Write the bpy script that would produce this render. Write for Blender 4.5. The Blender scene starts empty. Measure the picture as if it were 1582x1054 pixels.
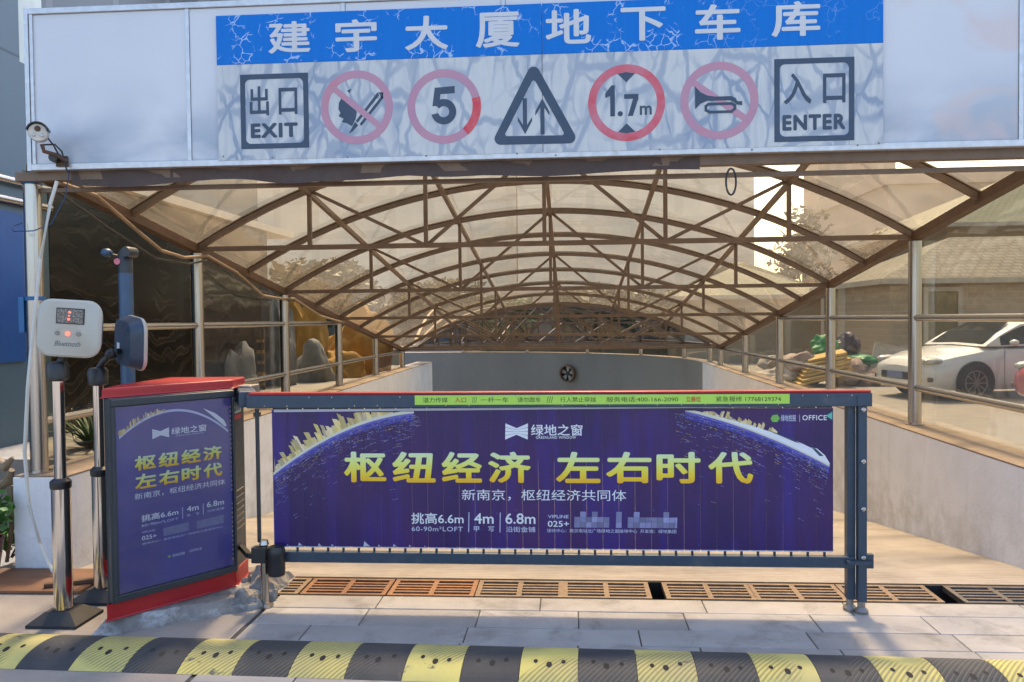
import bpy, bmesh, math, random
from mathutils import Vector, Matrix, noise
R = math.radians
S = bpy.context.scene
COL = S.collection

# ---------------------------------------------------------------- camera
YAW, PITCH, ROLL, FPX = 0.07078, -0.02677, -0.0108, 1260.0
def cam_dir(u, w):
    cr, sr = math.cos(ROLL), math.sin(ROLL)
    u, w = cr*u + sr*w, -sr*u + cr*w
    cp, sp = math.cos(PITCH), math.sin(PITCH)
    y = cp + sp*w; z = sp - cp*w
    c, s = math.cos(YAW), math.sin(YAW)
    return Vector((c*u - s*y, s*u + c*y, z))
fw = cam_dir(0, 0); rt = (cam_dir(1, 0) - fw).normalized(); up = rt.cross(fw).normalized()
cam = bpy.data.objects.new('camera', bpy.data.cameras.new('camera')); COL.objects.link(cam)
m = Matrix.Identity(4)
for i in range(3):
    m[i][0], m[i][1], m[i][2] = rt[i], up[i], -fw[i]
m[2][3] = 1.5
cam.matrix_world = m
cam.data.sensor_width = 36; cam.data.lens = 36*FPX/1582; cam.data.clip_start = .05; cam.data.clip_end = 2000
S.camera = cam

# ---------------------------------------------------------------- world, sun, exposure
SUN_EL, SUN_ROT = 56, 0
w = bpy.data.worlds.new('World'); S.world = w; w.use_nodes = True
nt = w.node_tree; nt.nodes.clear()
sky = nt.nodes.new('ShaderNodeTexSky'); sky.sky_type = 'NISHITA'; sky.sun_disc = False
sky.sun_elevation = R(SUN_EL); sky.sun_rotation = R(SUN_ROT); sky.dust_density = 3.0; sky.air_density = 1.0
bg = nt.nodes.new('ShaderNodeBackground'); bg.inputs[1].default_value = .15
wo = nt.nodes.new('ShaderNodeOutputWorld')
nt.links.new(sky.outputs[0], bg.inputs[0]); nt.links.new(bg.outputs[0], wo.inputs[0])
sun = bpy.data.objects.new('sun', bpy.data.lights.new('sun', 'SUN')); COL.objects.link(sun)
sun.data.energy = 1.9; sun.data.angle = R(5); sun.data.color = (1, .93, .82)
sun.rotation_euler = (R(-(90 - SUN_EL)), 0, R(SUN_ROT))
S.view_settings.view_transform = 'Standard'; S.view_settings.look = 'None'
S.view_settings.exposure = 1.75; S.view_settings.gamma = 1
S.render.engine = 'CYCLES'
S.cycles.transparent_max_bounces = 48; S.cycles.max_bounces = 10
S.cycles.use_denoising = True
S.cycles.caustics_reflective = False; S.cycles.caustics_refractive = False
S.cycles.sample_clamp_indirect = 6

# ---------------------------------------------------------------- materials
class N:
    def __init__(s, name):
        s.m = bpy.data.materials.new(name); s.m.use_nodes = True
        s.t = s.m.node_tree; s.t.nodes.clear()
        s.out = s.t.nodes.new('ShaderNodeOutputMaterial')
    def n(s, typ, ins=None, **kw):
        nd = s.t.nodes.new('ShaderNode' + typ)
        for k, v in kw.items(): setattr(nd, k, v)
        for k, v in (ins or {}).items(): s.set(nd, k, v)
        return nd
    def set(s, nd, k, v):
        i = nd.inputs[k]
        if isinstance(v, bpy.types.NodeSocket): s.t.links.new(v, i)
        elif isinstance(v, bpy.types.Node): s.t.links.new(v.outputs[0], i)
        else:
            if isinstance(v, (tuple, list)) and i.type == 'RGBA' and len(v) == 3: v = (*v, 1)
            i.default_value = v
    def co(s, scale=(1, 1, 1), which='Object', rot=(0, 0, 0), loc=(0, 0, 0)):
        t = s.n('TexCoord')
        return s.n('Mapping', {'Vector': t.outputs[which], 'Scale': scale, 'Rotation': rot, 'Location': loc}).outputs[0]
    def noise(s, vec, scale, detail=5, rough=.6, dist=0):
        return s.n('TexNoise', {'Vector': vec, 'Scale': scale, 'Detail': detail, 'Roughness': rough, 'Distortion': dist}).outputs[0]
    def ramp(s, fac, stops, interp='LINEAR'):
        r = s.n('ValToRGB', {'Fac': fac}); e = r.color_ramp.elements; r.color_ramp.interpolation = interp
        while len(e) < len(stops): e.new(.5)
        for el, (p, c) in zip(e, stops):
            el.position = p; el.color = (*c, 1) if isinstance(c, tuple) else (c, c, c, 1)
        return r.outputs[0]
    def mix(s, fac, a, b, mode='MIX'):
        nd = s.n('MixRGB', {'Fac': fac, 'Color1': a, 'Color2': b}, blend_type=mode); return nd.outputs[0]
    def math(s, op, a, b=0):
        return s.n('Math', {0: a, 1: b}, operation=op).outputs[0]
    def bump(s, h, strength=.3, dist=.01):
        return s.n('Bump', {'Height': h, 'Strength': strength, 'Distance': dist}).outputs[0]
    def pbsdf(s, col, rough=.6, metal=0, normal=None, coat=0, **kw):
        ins = {'Base Color': col, 'Roughness': rough, 'Metallic': metal, 'Coat Weight': coat}
        if normal is not None: ins['Normal'] = normal
        ins.update(kw)
        b = s.n('BsdfPrincipled', ins); s.t.links.new(b.outputs[0], s.out.inputs[0]); return b

def pm(name, c, c2=None, rough=.6, metal=0, scale=4, bump=0, bscale=60, stretch=(1, 1, 1), dirt=None, dscale=2.5, dth=.58, rnd=0, coat=0, rvar=.12):
    k = N(name); v = k.co(stretch)
    c2 = c2 or tuple(x*.8 for x in c)
    f = k.ramp(k.noise(v, scale, 7), [(.3, 0.), (.7, 1.)])
    col = k.mix(f, c, c2)
    if dirt:
        d = k.ramp(k.noise(v, dscale, 9, .7, .4), [(dth - .06, 0.), (dth + .1, 1.)])
        col = k.mix(d, col, dirt)
    if rnd:
        g = k.n('NewGeometry').outputs['Random Per Island']
        col = k.mix(1, col, k.ramp(g, [(0, 1 - rnd), (1, 1 + rnd*.25)]), 'MULTIPLY')
    rr = k.math('ADD', k.math('MULTIPLY', k.noise(v, scale*2.3, 4), rvar*2), rough - rvar)
    nrm = k.bump(k.noise(v, bscale, 6), bump) if bump else None
    k.pbsdf(col, rr, metal, nrm, coat); return k.m

M = {}
M['frame'] = pm('brown_painted_steel', (.19, .128, .085), (.13, .088, .06), .5, .2, 7, .15, 90, dirt=(.19, .11, .06), dscale=9, dth=.6)
M['frame_rust'] = pm('rusty_brown_steel', (.13, .065, .03), (.07, .042, .027), .65, .1, 9, .2, 90)
M['steel'] = pm('stainless_steel', (.46, .43, .4), (.42, .39, .36), .26, 1, 1.5, rvar=.02)
M['chrome'] = pm('polished_stainless', (.62, .58, .54), (.56, .52, .48), .12, 1, 2, 0, rvar=.05)
M['steel_dull'] = pm('dull_zinc_steel', (.3, .29, .27), (.2, .19, .18), .5, .8, 12, .1)
M['alu'] = pm('aluminium_trim', (.62, .63, .65), (.48, .49, .5), .4, .6, 20, .05, dirt=(.3, .28, .25), dscale=6, dth=.66)
M['navy'] = pm('navy_powder_coat', (.035, .06, .095), (.028, .048, .078), .42, .1, 12, .05, 150, dirt=(.07, .085, .11), dscale=7, dth=.62)
M['navy_dark'] = pm('dark_slate_coat', (.03, .037, .045), (.022, .028, .036), .42, .1, 12, .05, 150, dirt=(.07, .07, .075), dscale=6, dth=.66)
M['red'] = pm('red_powder_coat', (.42, .012, .018), (.33, .01, .016), .36, 0, 6, .03, 150, dirt=(.2, .03, .03), dscale=9, dth=.68)
M['black'] = pm('black_plastic', (.012, .013, .016), (.02, .021, .024), .4, 0, 10, .05)
M['rubber'] = pm('black_rubber', (.016, .017, .019), (.03, .03, .03), .7, 0, 10, .2)
M['blue_pole'] = pm('blue_painted_pole', (.045, .095, .17), (.035, .075, .14), .4, .1, 8, .05)
M['blue_tape'] = pm('blue_tape', (.015, .13, .33), None, .4)
M['white_plastic'] = pm('white_plastic', (.62, .62, .58), (.52, .52, .48), .45, 0, 8, .04)
M['cream'] = pm('cream_plastic', (.43, .415, .36), (.4, .385, .335), .4, 0, 5, .03)
k = N('white_painted_wall'); v = k.co()
a_ = k.mix(k.ramp(k.noise(v, 1.3, 7), [(.3, 0.), (.7, 1.)]), (.79, .8, .84), (.73, .74, .77))
stk_ = k.ramp(k.noise(k.co((5, 5, .35)), 1.6, 7, .65), [(.52, 0.), (.72, 1.)])
a_ = k.mix(k.math('MULTIPLY', stk_, .2), a_, (.42, .4, .37))
low_ = k.n('MapRange', {0: k.n('SeparateXYZ', {0: v}).outputs[2], 1: .3, 2: -.1, 3: 0., 4: 1.}).outputs[0]
a_ = k.mix(k.math('MULTIPLY', k.ramp(k.noise(v, 3.5, 8, .7), [(.42, 0.), (.6, 1.)]), k.math('ADD', .1, k.math('MULTIPLY', low_, .35))), a_, (.36, .33, .29))
cr_ = k.ramp(k.n('TexVoronoi', {'Vector': k.mix(.35, v, k.n('TexNoise', {'Vector': v, 'Scale': 2., 'Detail': 6.}).outputs['Color'], 'ADD'), 'Scale': .8}, feature='DISTANCE_TO_EDGE').outputs[0], [(.0, 1.), (.006, 0.)])
a_ = k.mix(k.math('MULTIPLY', cr_, .12), a_, (.25, .23, .2))
k.pbsdf(a_, .85, 0, k.bump(k.noise(v, 45, 6), .25)); M['white_wall'] = k.m
M['grey_wall'] = pm('grey_painted_wall', (.25, .255, .235), (.21, .215, .2), .85, 0, .8, .15, 40, stretch=(1, 1, .5))
M['coping'] = pm('dusty_coping', (.3, .23, .17), (.2, .15, .11), .9, 0, 6, .4, 60)
M['concrete'] = pm('rough_concrete', (.27, .25, .23), (.13, .12, .115), .92, 0, 9, 1., 38, dirt=(.44, .45, .46), dscale=6, dth=.56)
M['ground'] = pm('concrete_ground', (.3, .27, .24), (.22, .2, .18), .9, 0, 3, .4, 60, dirt=(.14, .13, .12), dscale=4, dth=.66)
M['joint'] = pm('dirt_joint', (.09, .08, .07), (.05, .045, .04), .95, 0, 20, .5)
M['slab'] = pm('granite_slab', (.36, .34, .32), (.29, .275, .26), .8, 0, 5, .35, 120, dirt=(.21, .195, .18), dscale=3.2, dth=.58, rnd=.2)
M['pit'] = pm('dark_pit', (.02, .018, .016), None, .9)
M['grate'] = pm('worn_iron_grate', (.24, .17, .115), (.15, .105, .075), .7, .35, 14, .3, 120, rnd=.1)
M['grate_rust'] = pm('orange_rusted_grate', (.27, .13, .065), (.18, .09, .05), .8, .2, 14, .3, 120)
M['grate_mid'] = pm('half_rusted_grate', (.3, .145, .07), (.2, .1, .05), .75, .25, 14, .3, 120)
M['grate_grey'] = pm('grey_iron_grate', (.13, .11, .1), (.085, .075, .07), .7, .4, 14, .3, 120)
M['wood'] = pm('brown_board', (.22, .1, .045), (.14, .065, .032), .7, 0, 5, .2, 80, stretch=(.3, 2, 1))
M['soil'] = pm('soil', (.05, .035, .025), None, .95, 0, 10, .6)
M['leaf'] = pm('green_leaf', (.05, .13, .025), (.03, .085, .018), .55, 0, 9, 0, rnd=.45)
M['leaf_bright'] = pm('bright_green_leaf', (.09, .24, .035), (.06, .16, .025), .5, 0, 9, 0, rnd=.4)
M['leaf_dark'] = pm('dark_green_leaf', (.03, .065, .022), (.02, .045, .018), .6, 0, 5, 0, rnd=.5)
M['leaf_dry'] = pm('olive_leaf', (.12, .13, .05), (.08, .09, .04), .6, 0, 5, 0, rnd=.5)
M['bark'] = pm('bark', (.09, .065, .045), (.05, .037, .028), .9, 0, 12, .6)
M['driftwood'] = pm('pale_root_wood', (.3, .22, .14), (.18, .12, .075), .8, 0, 12, .5)
M['pot'] = pm('dark_red_glazed_pot', (.12, .025, .02), (.08, .02, .015), .3, 0, 7)
M['rock_y'] = pm('ochre_rock', (.42, .24, .05), (.27, .14, .03), .85, 0, 5, .6, 20)
M['rock_g'] = pm('grey_rock', (.24, .24, .23), (.13, .13, .13), .85, 0, 5, .6, 20)
M['infill_pale'] = pm('pale_strip', (.6, .68, .66), None, .5)
M['blue_board'] = pm('blue_hoarding', (.006, .075, .26), (.005, .06, .22), .35, 0, 3, .03)
M['car_white'] = pm('white_car_paint', (.68, .68, .68), (.64, .64, .64), .25, 0, 3, 0, coat=.6, rvar=.05)
M['car_red'] = pm('red_car_paint', (.4, .03, .02), None, .25, 0, 3, 0, coat=.6, rvar=.05)
M['car_glass'] = pm('dark_car_glass', (.02, .025, .025), None, .06, 0, 3, 0, rvar=.02)
M['lamp'] = pm('headlight_lens', (.55, .55, .52), (.3, .3, .3), .12, .3, 20)
M['alloy'] = pm('alloy_wheel', (.45, .45, .45), None, .3, .9, 20)
M['plate'] = pm('blue_plate', (.05, .1, .3), (.3, .35, .5), .4, 0, 40)
M['brick_wall'] = None
M['sack_w'] = pm('dirty_white_sack', (.45, .4, .36), (.3, .26, .22), .85, 0, 7, .7, 18)
M['sack_p'] = pm('dusty_pink_sack', (.4, .3, .26), (.28, .2, .17), .85, 0, 7, .7, 18)
M['card'] = pm('cardboard', (.58, .38, .11), (.46, .29, .08), .8, 0, 6, .3, rnd=.25)
M['tarp'] = pm('green_tarp', (.02, .28, .1), (.015, .2, .075), .5, 0, 6, .6, 14)
M['purple_bag'] = pm('dark_purple_bag', (.04, .035, .075), None, .45, 0, 6, .6, 14)
M['pale_board'] = pm('pale_leaning_board', (.48, .45, .4), (.38, .35, .3), .8, 0, 4)
M['print_white'] = pm('white_print', (.72, .74, .78), (.66, .68, .72), .5, 0, 8)
M['print_pale'] = pm('pale_lavender_print', (.55, .58, .75), (.48, .5, .68), .5, 0, 8)
M['print_dim'] = pm('dim_lavender_print', (.22, .22, .42), (.3, .3, .5), .5, 0, 25, rnd=.5)
M['print_navy'] = pm('faded_navy_print', (.03, .058, .1), (.045, .075, .12), .55, 0, 7)
M['print_black'] = pm('black_print', (.03, .04, .02), None, .5)
M['print_red'] = pm('red_print', (.55, .05, .015), None, .5)
M['print_pink'] = pm('faded_pink_ring', (.5, .26, .33), (.44, .24, .33), .55, 0, 6, dirt=(.56, .2, .24), dscale=4, dth=.62)
M['print_vivid'] = pm('vivid_red_ring', (.6, .03, .05), (.62, .12, .14), .5, 0, 16)
M['print_mixed'] = pm('patchy_red_ring', (.55, .2, .26), (.6, .06, .08), .5, 0, 9)
M['header_char'] = pm('grey_white_vinyl', (.6, .62, .64), (.54, .56, .58), .5, 0, 6)
M['lime'] = pm('lime_sticker', (.42, .68, .09), (.38, .62, .08), .5, 0, 6)
M['gold_tower'] = pm('gold_print', (.72, .55, .1), (.72, .6, .46), .5, 0, 22, rnd=.45)
M['glow_print'] = pm('pale_yellow_print', (.62, .62, .4), (.6, .58, .55), .5, 0, 12)
M['spark_print'] = pm('blue_spark_print', (.16, .22, .75), (.55, .5, .8), .5, 0, 30, rnd=.75)
M['spark_gold'] = pm('gold_spark_print', (.6, .42, .14), None, .5)
M['glow_blue'] = pm('blue_glow_print', (.03, .03, .22), (.05, .045, .34), .4, 0, 22)
M['glow_violet'] = pm('violet_glow_print', (.16, .14, .5), (.1, .09, .42), .4, 0, 22)
M['green_print'] = pm('green_print', (.2, .5, .1), None, .5)
M['teal_print'] = pm('teal_print', (.1, .5, .4), None, .5)
M['film'] = pm('peeled_white_film', (.5, .52, .6), (.42, .44, .55), .3)
M['sticker_blue'] = pm('pale_blue_sticker', (.3, .45, .5), (.4, .5, .5), .5)
M['hose'] = pm('dusty_hose', (.3, .21, .14), (.2, .14, .09), .6)
M['wire_blue'] = pm('blue_wire', (.02, .06, .16), None, .5)
M['tower'] = None

def mk_sheet(name, tint, haze, haze_fac, dirt=.3, gloss=.08):
    k = N(name)
    v = k.co((1, 1, 1))
    tr = k.n('BsdfTransparent', {'Color': tint})
    d1 = k.n('BsdfDiffuse', {'Color': haze}); d2 = k.n('BsdfTranslucent', {'Color': haze})
    hz = k.n('MixShader', {0: .6, 1: d1.outputs[0], 2: d2.outputs[0]})
    blot = k.ramp(k.noise(v, 1.3, 8, .65, .3), [(.35, 0.), (.75, 1.)])
    streak = k.ramp(k.noise(k.co((6, .35, 6)), 2.0, 6, .7), [(.5, 0.), (.78, 1.)])
    speck = k.ramp(k.noise(v, 14, 6, .75), [(.6, 0.), (.68, 1.)])
    f = k.math('ADD', haze_fac, k.math('MULTIPLY', k.math('ADD', k.math('ADD', blot, streak), k.math('MULTIPLY', speck, .6)), dirt*.5))
    mx = k.n('MixShader', {0: f, 1: tr.outputs[0], 2: hz.outputs[0]})
    gl = k.n('BsdfGlossy', {'Color': (1, 1, 1), 'Roughness': .06, 'Normal': k.bump(k.noise(v, 2.2, 2), .12, .05)})
    fr = k.n('LayerWeight', {'Blend': .25})
    g = k.math('MULTIPLY', fr.outputs['Fresnel'], gloss*4)
    mx2 = k.n('MixShader', {0: g, 1: mx.outputs[0], 2: gl.outputs[0]})
    k.t.links.new(mx2.outputs[0], k.out.inputs[0]); return k.m
M['roof'] = mk_sheet('amber_roof_sheet', (.92, .75, .51), (.74, .56, .35), .1, .26, .05)
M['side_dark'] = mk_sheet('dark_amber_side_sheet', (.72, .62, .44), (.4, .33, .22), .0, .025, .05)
M['roof_far'] = mk_sheet('darkened_far_roof_sheet', (.62, .63, .58), (.4, .36, .28), .0, .04, .03)  # roof sheet copy tinted darker and greyer, painting in the far end's gloom
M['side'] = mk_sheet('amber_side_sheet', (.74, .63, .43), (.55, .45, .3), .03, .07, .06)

def mk_fascia():
    k = N('white_fascia_panel'); v = k.co()
    a = k.mix(k.ramp(k.noise(v, .7, 3), [(.35, 0.), (.7, 1.)]), (.635, .655, .685), (.58, .61, .65))
    smoke = k.ramp(k.noise(k.co((1.2, 1, 2.2)), 1.1, 4, .5, .5), [(.4, 0.), (.62, 1.)])
    low = k.n('SeparateXYZ', {0: k.co()})
    lm = k.n('MapRange', {0: low.outputs[2], 1: .1, 2: .55, 3: 1., 4: .0}).outputs[0]
    a = k.mix(k.math('MULTIPLY', k.math('MULTIPLY', smoke, lm), .95), a, (.33, .39, .46))
    ghost = k.ramp(k.noise(k.co((1, 1, 1), loc=(3.3, 0, 1.7)), 1.6, 3, .5, 1.2), [(.47, 0.), (.6, 1.)])
    rx = k.n('MapRange', {0: low.outputs[0], 1: 1.7, 2: 2.1, 3: 0., 4: 1.}).outputs[0]
    a = k.mix(k.math('MULTIPLY', k.math('MULTIPLY', ghost, rx), .55), a, (.62, .5, .47))
    k.pbsdf(a, .38, 0, k.bump(k.noise(v, 1.4, 2), .06, .1)); return k.m
M['fascia'] = mk_fascia()

def mk_blue_vinyl():
    k = N('cracked_blue_vinyl'); v = k.co()
    base = k.mix(k.noise(k.co((18, 1, .6)), 2, 4), (.0, .14, .52), (.003, .18, .6))
    vd = k.noise(v, 9, 3)
    vv = k.n('VectorMath', {0: v, 1: k.n('Combine' + 'XYZ', {0: k.math('MULTIPLY', vd, .12), 2: k.math('MULTIPLY', vd, .09)}).outputs[0]}, operation='ADD').outputs[0]
    vo = k.n('TexVoronoi', {'Vector': vv, 'Scale': 17.}, feature='DISTANCE_TO_EDGE').outputs[0]
    cr = k.ramp(vo, [(.012, 1.), (.045, 0.)])
    mask = k.ramp(k.noise(v, 4.5, 3), [(.53, 0.), (.58, 1.)])
    sx = k.n('SeparateXYZ', {0: v}).outputs[0]
    mx = k.n('MapRange', {0: sx, 1: .6, 2: 1.0, 3: 1., 4: .25}).outputs[0]
    a = k.mix(k.math('MULTIPLY', k.math('MULTIPLY', cr, mask), k.math('MULTIPLY', mx, .85)), base, (.45, .58, .78))
    k.pbsdf(a, .4, **{'Specular IOR Level': .2}); return k.m
M['blue_vinyl'] = mk_blue_vinyl()

def mk_grey_vinyl():
    k = N('veined_grey_vinyl'); v = k.co((1, 1, .5))
    nz = k.noise(v, 5, 3)
    vv = k.n('VectorMath', {0: v, 1: k.n('CombineXYZ', {0: k.math('MULTIPLY', nz, .16), 2: k.math('MULTIPLY', nz, .1)}).outputs[0]}, operation='ADD').outputs[0]
    vo = k.n('TexVoronoi', {'Vector': vv, 'Scale': 9.}, feature='DISTANCE_TO_EDGE').outputs[0]
    vein = k.ramp(vo, [(.0, 1.), (.04, .85), (.1, 0.)])
    vo2 = k.n('TexVoronoi', {'Vector': vv, 'Scale': 4.}, feature='DISTANCE_TO_EDGE').outputs[0]
    vein2 = k.ramp(vo2, [(.0, 1.), (.03, .9), (.06, 0.)])
    part = k.ramp(k.noise(k.co(), 1.9, 3), [(.42, 0.), (.6, 1.)])
    smear = k.ramp(k.noise(k.co((9, 1, 1.2)), 2.5, 4), [(.4, 0.), (.65, 1.)])
    f = k.math('MAXIMUM', k.math('MULTIPLY', k.math('MAXIMUM', vein, k.math('MULTIPLY', smear, .55)), k.math('ADD', part, .15)), k.math('MULTIPLY', vein2, .8))
    f = k.n('Clamp', {0: f}).outputs[0]
    a = k.mix(f, (.57, .585, .57), (.26, .32, .41))
    k.pbsdf(a, .45); return k.m
M['grey_vinyl'] = mk_grey_vinyl()

def mk_banner(name, c1=(.017, .006, .082), c2=(.046, .012, .105), glow=(.03, .014, .22)):
    k = N(name); v = k.co()
    a = k.mix(k.ramp(k.noise(v, 1.6, 4), [(.35, 0.), (.68, 1.)]), c1, c2)
    a = k.mix(k.ramp(k.noise(k.co((2.5, 1, .3)), 3, 3), [(.5, 0.), (.75, .8)]), a, glow)
    sp = k.ramp(k.noise(v, 38, 2, .5), [(.73, 0.), (.8, 1.)])
    a = k.mix(k.math('MULTIPLY', sp, .5), a, (.08, .1, .6))
    g = k.n('NewGeometry').outputs['Random Per Island']
    k.pbsdf(a, .3, 0, k.bump(k.noise(k.co((1, 1, .6)), 7, 2), .06, .02)); return k.m
M['banner'] = mk_banner('purple_printed_slat')
M['screen'] = mk_banner('purple_glare_toned_poster', (.075, .065, .24), (.16, .12, .27), (.09, .085, .32))  # paler colours put the poster's glare into the print; nothing emits

def mk_gold(name, z0, z1):
    k = N(name); z = k.n('SeparateXYZ', {0: k.co()}).outputs[2]
    t = k.n('MapRange', {0: z, 1: z0, 2: z1}).outputs[0]
    a = k.ramp(t, [(0, (.8, .42, .03)), (.3, (.8, .62, .05)), (.65, (.7, .75, .2)), (1, (.62, .74, .48))])
    k.pbsdf(a, .4, **{'Specular IOR Level': .2}); return k.m

def mk_ramp():
    k = N('grooved_ramp_concrete'); v = k.co()
    a = k.mix(k.ramp(k.noise(v, 2.2, 8, .65), [(.3, 0.), (.7, 1.)]), (.35, .315, .28), (.27, .245, .22))
    st = k.ramp(k.noise(k.co((1.2, 2.2, 1)), 2.2, 8, .7), [(.45, 0.), (.7, 1.)])
    a = k.mix(k.math('MULTIPLY', st, .6), a, (.17, .135, .105))
    wv = k.n('TexWave', {'Vector': v, 'Scale': 7., 'Distortion': .4}, bands_direction='Y').outputs['Fac']
    a = k.mix(k.math('MULTIPLY', k.ramp(wv, [(.0, 1.), (.2, 0.)]), .16), a, (.14, .11, .09))
    patch = k.ramp(k.noise(v, 1.1, 3), [(.62, 0.), (.68, 1.)])
    a = k.mix(k.math('MULTIPLY', patch, .35), a, (.42, .35, .28))
    k.pbsdf(a, .85, 0, k.bump(k.math('ADD', wv, k.noise(v, 60, 5)), .3, .006)); return k.m
M['ramp'] = mk_ramp()

def mk_marble():
    k = N('marble_painted_reflections'); v = k.co((1, 1, 1))
    nz = k.n('TexNoise', {'Vector': v, 'Scale': .9, 'Detail': 3.})
    vv = k.mix(.75, v, nz.outputs['Color'], 'ADD')
    wv = k.n('TexWave', {'Vector': vv, 'Scale': 1.7, 'Distortion': 11., 'Detail': 4., 'Detail Scale': .8}, bands_direction='Z').outputs['Fac']
    f = k.math('MULTIPLY', k.ramp(wv, [(.5, 0.), (.75, 1.), (.92, .3)]), k.ramp(k.noise(v, 1.1, 2), [(.35, 0.), (.7, 1.)]))
    a = k.mix(f, (.008, .008, .009), (.06, .053, .042))  # wavy brown-grey lines are reflections painted into the black stone's colour
    k.pbsdf(a, .2, 0, None, **{'Specular IOR Level': .25}); return k.m
M['marble'] = mk_marble()

def mk_grid(name, c, c2, mortar, bw, bh, ms=.01, rough=.6, offs=0., rot=(0, 0, 0), bump=.3, var=None):
    k = N(name); v = k.co(rot=rot)
    b = k.n('TexBrick', {'Vector': v, 'Color1': c, 'Color2': c2, 'Mortar': mortar, 'Scale': 1., 'Mortar Size': ms, 'Brick Width': bw, 'Row Height': bh, 'Bias': 0.})
    b.offset = offs
    a = k.mix(k.math('MULTIPLY', k.noise(k.co(), 2.5, 6), .5), b.outputs[0], tuple(x*.75 for x in c))
    k.pbsdf(a, rough, 0, k.bump(b.outputs['Fac'], -bump, .01)); return k.m
M['clad_x'] = mk_grid('blue_grey_cladding', (.07, .125, .17), (.06, .11, .155), (.02, .035, .05), 1.25, .82, .012, .4, 0, (0, R(90), R(0)))
M['brick_wall'] = mk_grid('beige_brick_wall', (.42, .345, .26), (.36, .29, .215), (.45, .39, .32), .42, .16, .012, .85, .5, (R(90), 0, 0))
M['wall_beige'] = pm('beige_render', (.42, .36, .28), (.36, .3, .23), .9, 0, 1.5, .2)
M['tile_green'] = mk_grid('grey_green_roof_tiles', (.12, .15, .1), (.085, .11, .075), (.05, .06, .045), .24, .17, .03, .7, .5, bump=.8)
M['tile_pale'] = mk_grid('pale_roof_tiles', (.2, .18, .14), (.14, .13, .105), (.06, .055, .05), .3, .22, .035, .7, .5, bump=.8)
M['door_brown'] = pm('olive_door', (.2, .17, .09), None, .6)
M['window_dark'] = pm('dark_window', (.04, .05, .055), None, .1, rvar=.03)
M['tower_a'] = mk_grid('haze_toned_tower_facade', (.78, .75, .71), (.75, .72, .68), (.66, .63, .6), 3.4, 3.0, .35, .7, 0, (R(90), 0, 0))  # very pale walls put the distance haze into the facade colour
M['tower_b'] = mk_grid('grey_tower_facade', (.42, .39, .36), (.39, .36, .33), (.3, .28, .26), 1.2, 3.0, .4, .7, 0, (R(90), 0, 0))
M['pink_block'] = pm('pale_pink_block', (.5, .42, .38), (.44, .37, .33), .8, 0, .4)
M['dark_glass_wall'] = mk_grid('dark_office_glass', (.03, .045, .06), (.04, .055, .07), (.1, .12, .13), 1.4, 1.1, .05, .15, 0, (0, R(90), 0))
M['far_facade'] = mk_grid('dark_far_facade', (.07, .09, .1), (.055, .07, .08), (.1, .12, .13), 2.2, 1.6, .08, .6, 0, (R(90), 0, 0))

def mk_hump(name, c, c2, worn, th, dst):
    k = N(name); v = k.co()
    a = k.mix(k.noise(v, 8, 6), c, c2)
    wr = k.ramp(k.noise(v, 7, 8, .7, .5), [(th, 0.), (th + .05, 1.)])
    a = k.mix(wr, a, worn)
    dust = k.ramp(k.noise(v, 3, 6), [(.42, .03), (.75, .9*dst)])
    a = k.mix(dust, a, (.22, .2, .17))
    wv = k.n('TexWave', {'Vector': k.co(rot=(0, 0, R(38))), 'Scale': 17., 'Distortion': .0}, bands_direction='X').outputs['Fac']
    msk = k.ramp(k.noise(v, 2.3, 1), [(.44, 0.), (.5, 1.)])
    a = k.mix(k.math('MULTIPLY', k.math('MULTIPLY', k.ramp(wv, [(.15, 1.), (.35, 0.)]), msk), .6), a, (.1, .095, .075))
    h = k.math('ADD', k.math('MULTIPLY', k.ramp(wv, [(.3, 0.), (.6, 1.)]), msk), k.math('MULTIPLY', k.noise(v, 70, 4), .4))
    k.pbsdf(a, .75, 0, k.bump(h, .8, .006)); return k.m
M['hump_y'] = mk_hump('yellow_hump_paint', (.57, .5, .13), (.46, .4, .12), (.07, .07, .062), .62, .6)
M['hump_b'] = mk_hump('black_hump_rubber', (.014, .019, .027), (.022, .027, .036), (.05, .05, .05), .62, .2)

def mk_led():
    k = N('dim_led_matrix'); v = k.co((90, 90, 90))
    vo = k.n('TexVoronoi', {'Vector': v, 'Scale': 1.2}).outputs['Distance']
    a = k.mix(k.ramp(vo, [(.25, 0.), (.6, 1.)]), (.26, .23, .2), (.1, .09, .08))
    k.pbsdf(a, .3); return k.m
M['led'] = mk_led()
k = N('red_led'); k.pbsdf((.6, .05, .03), .4, **{'Emission Color': (1, .12, .08, 1), 'Emission Strength': .9}); M['led_red'] = k.m
k = N('display_cover'); tr = k.n('BsdfTransparent', {'Color': (.93, .94, .96)}); gl = k.n('BsdfGlossy', {'Roughness': .05})
mx = k.n('MixShader', {0: k.math('MULTIPLY', k.n('LayerWeight', {'Blend': .3}).outputs['Fresnel'], .55), 1: tr.outputs[0], 2: gl.outputs[0]})
k.t.links.new(mx.outputs[0], k.out.inputs[0]); M['cover'] = k.m

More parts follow.
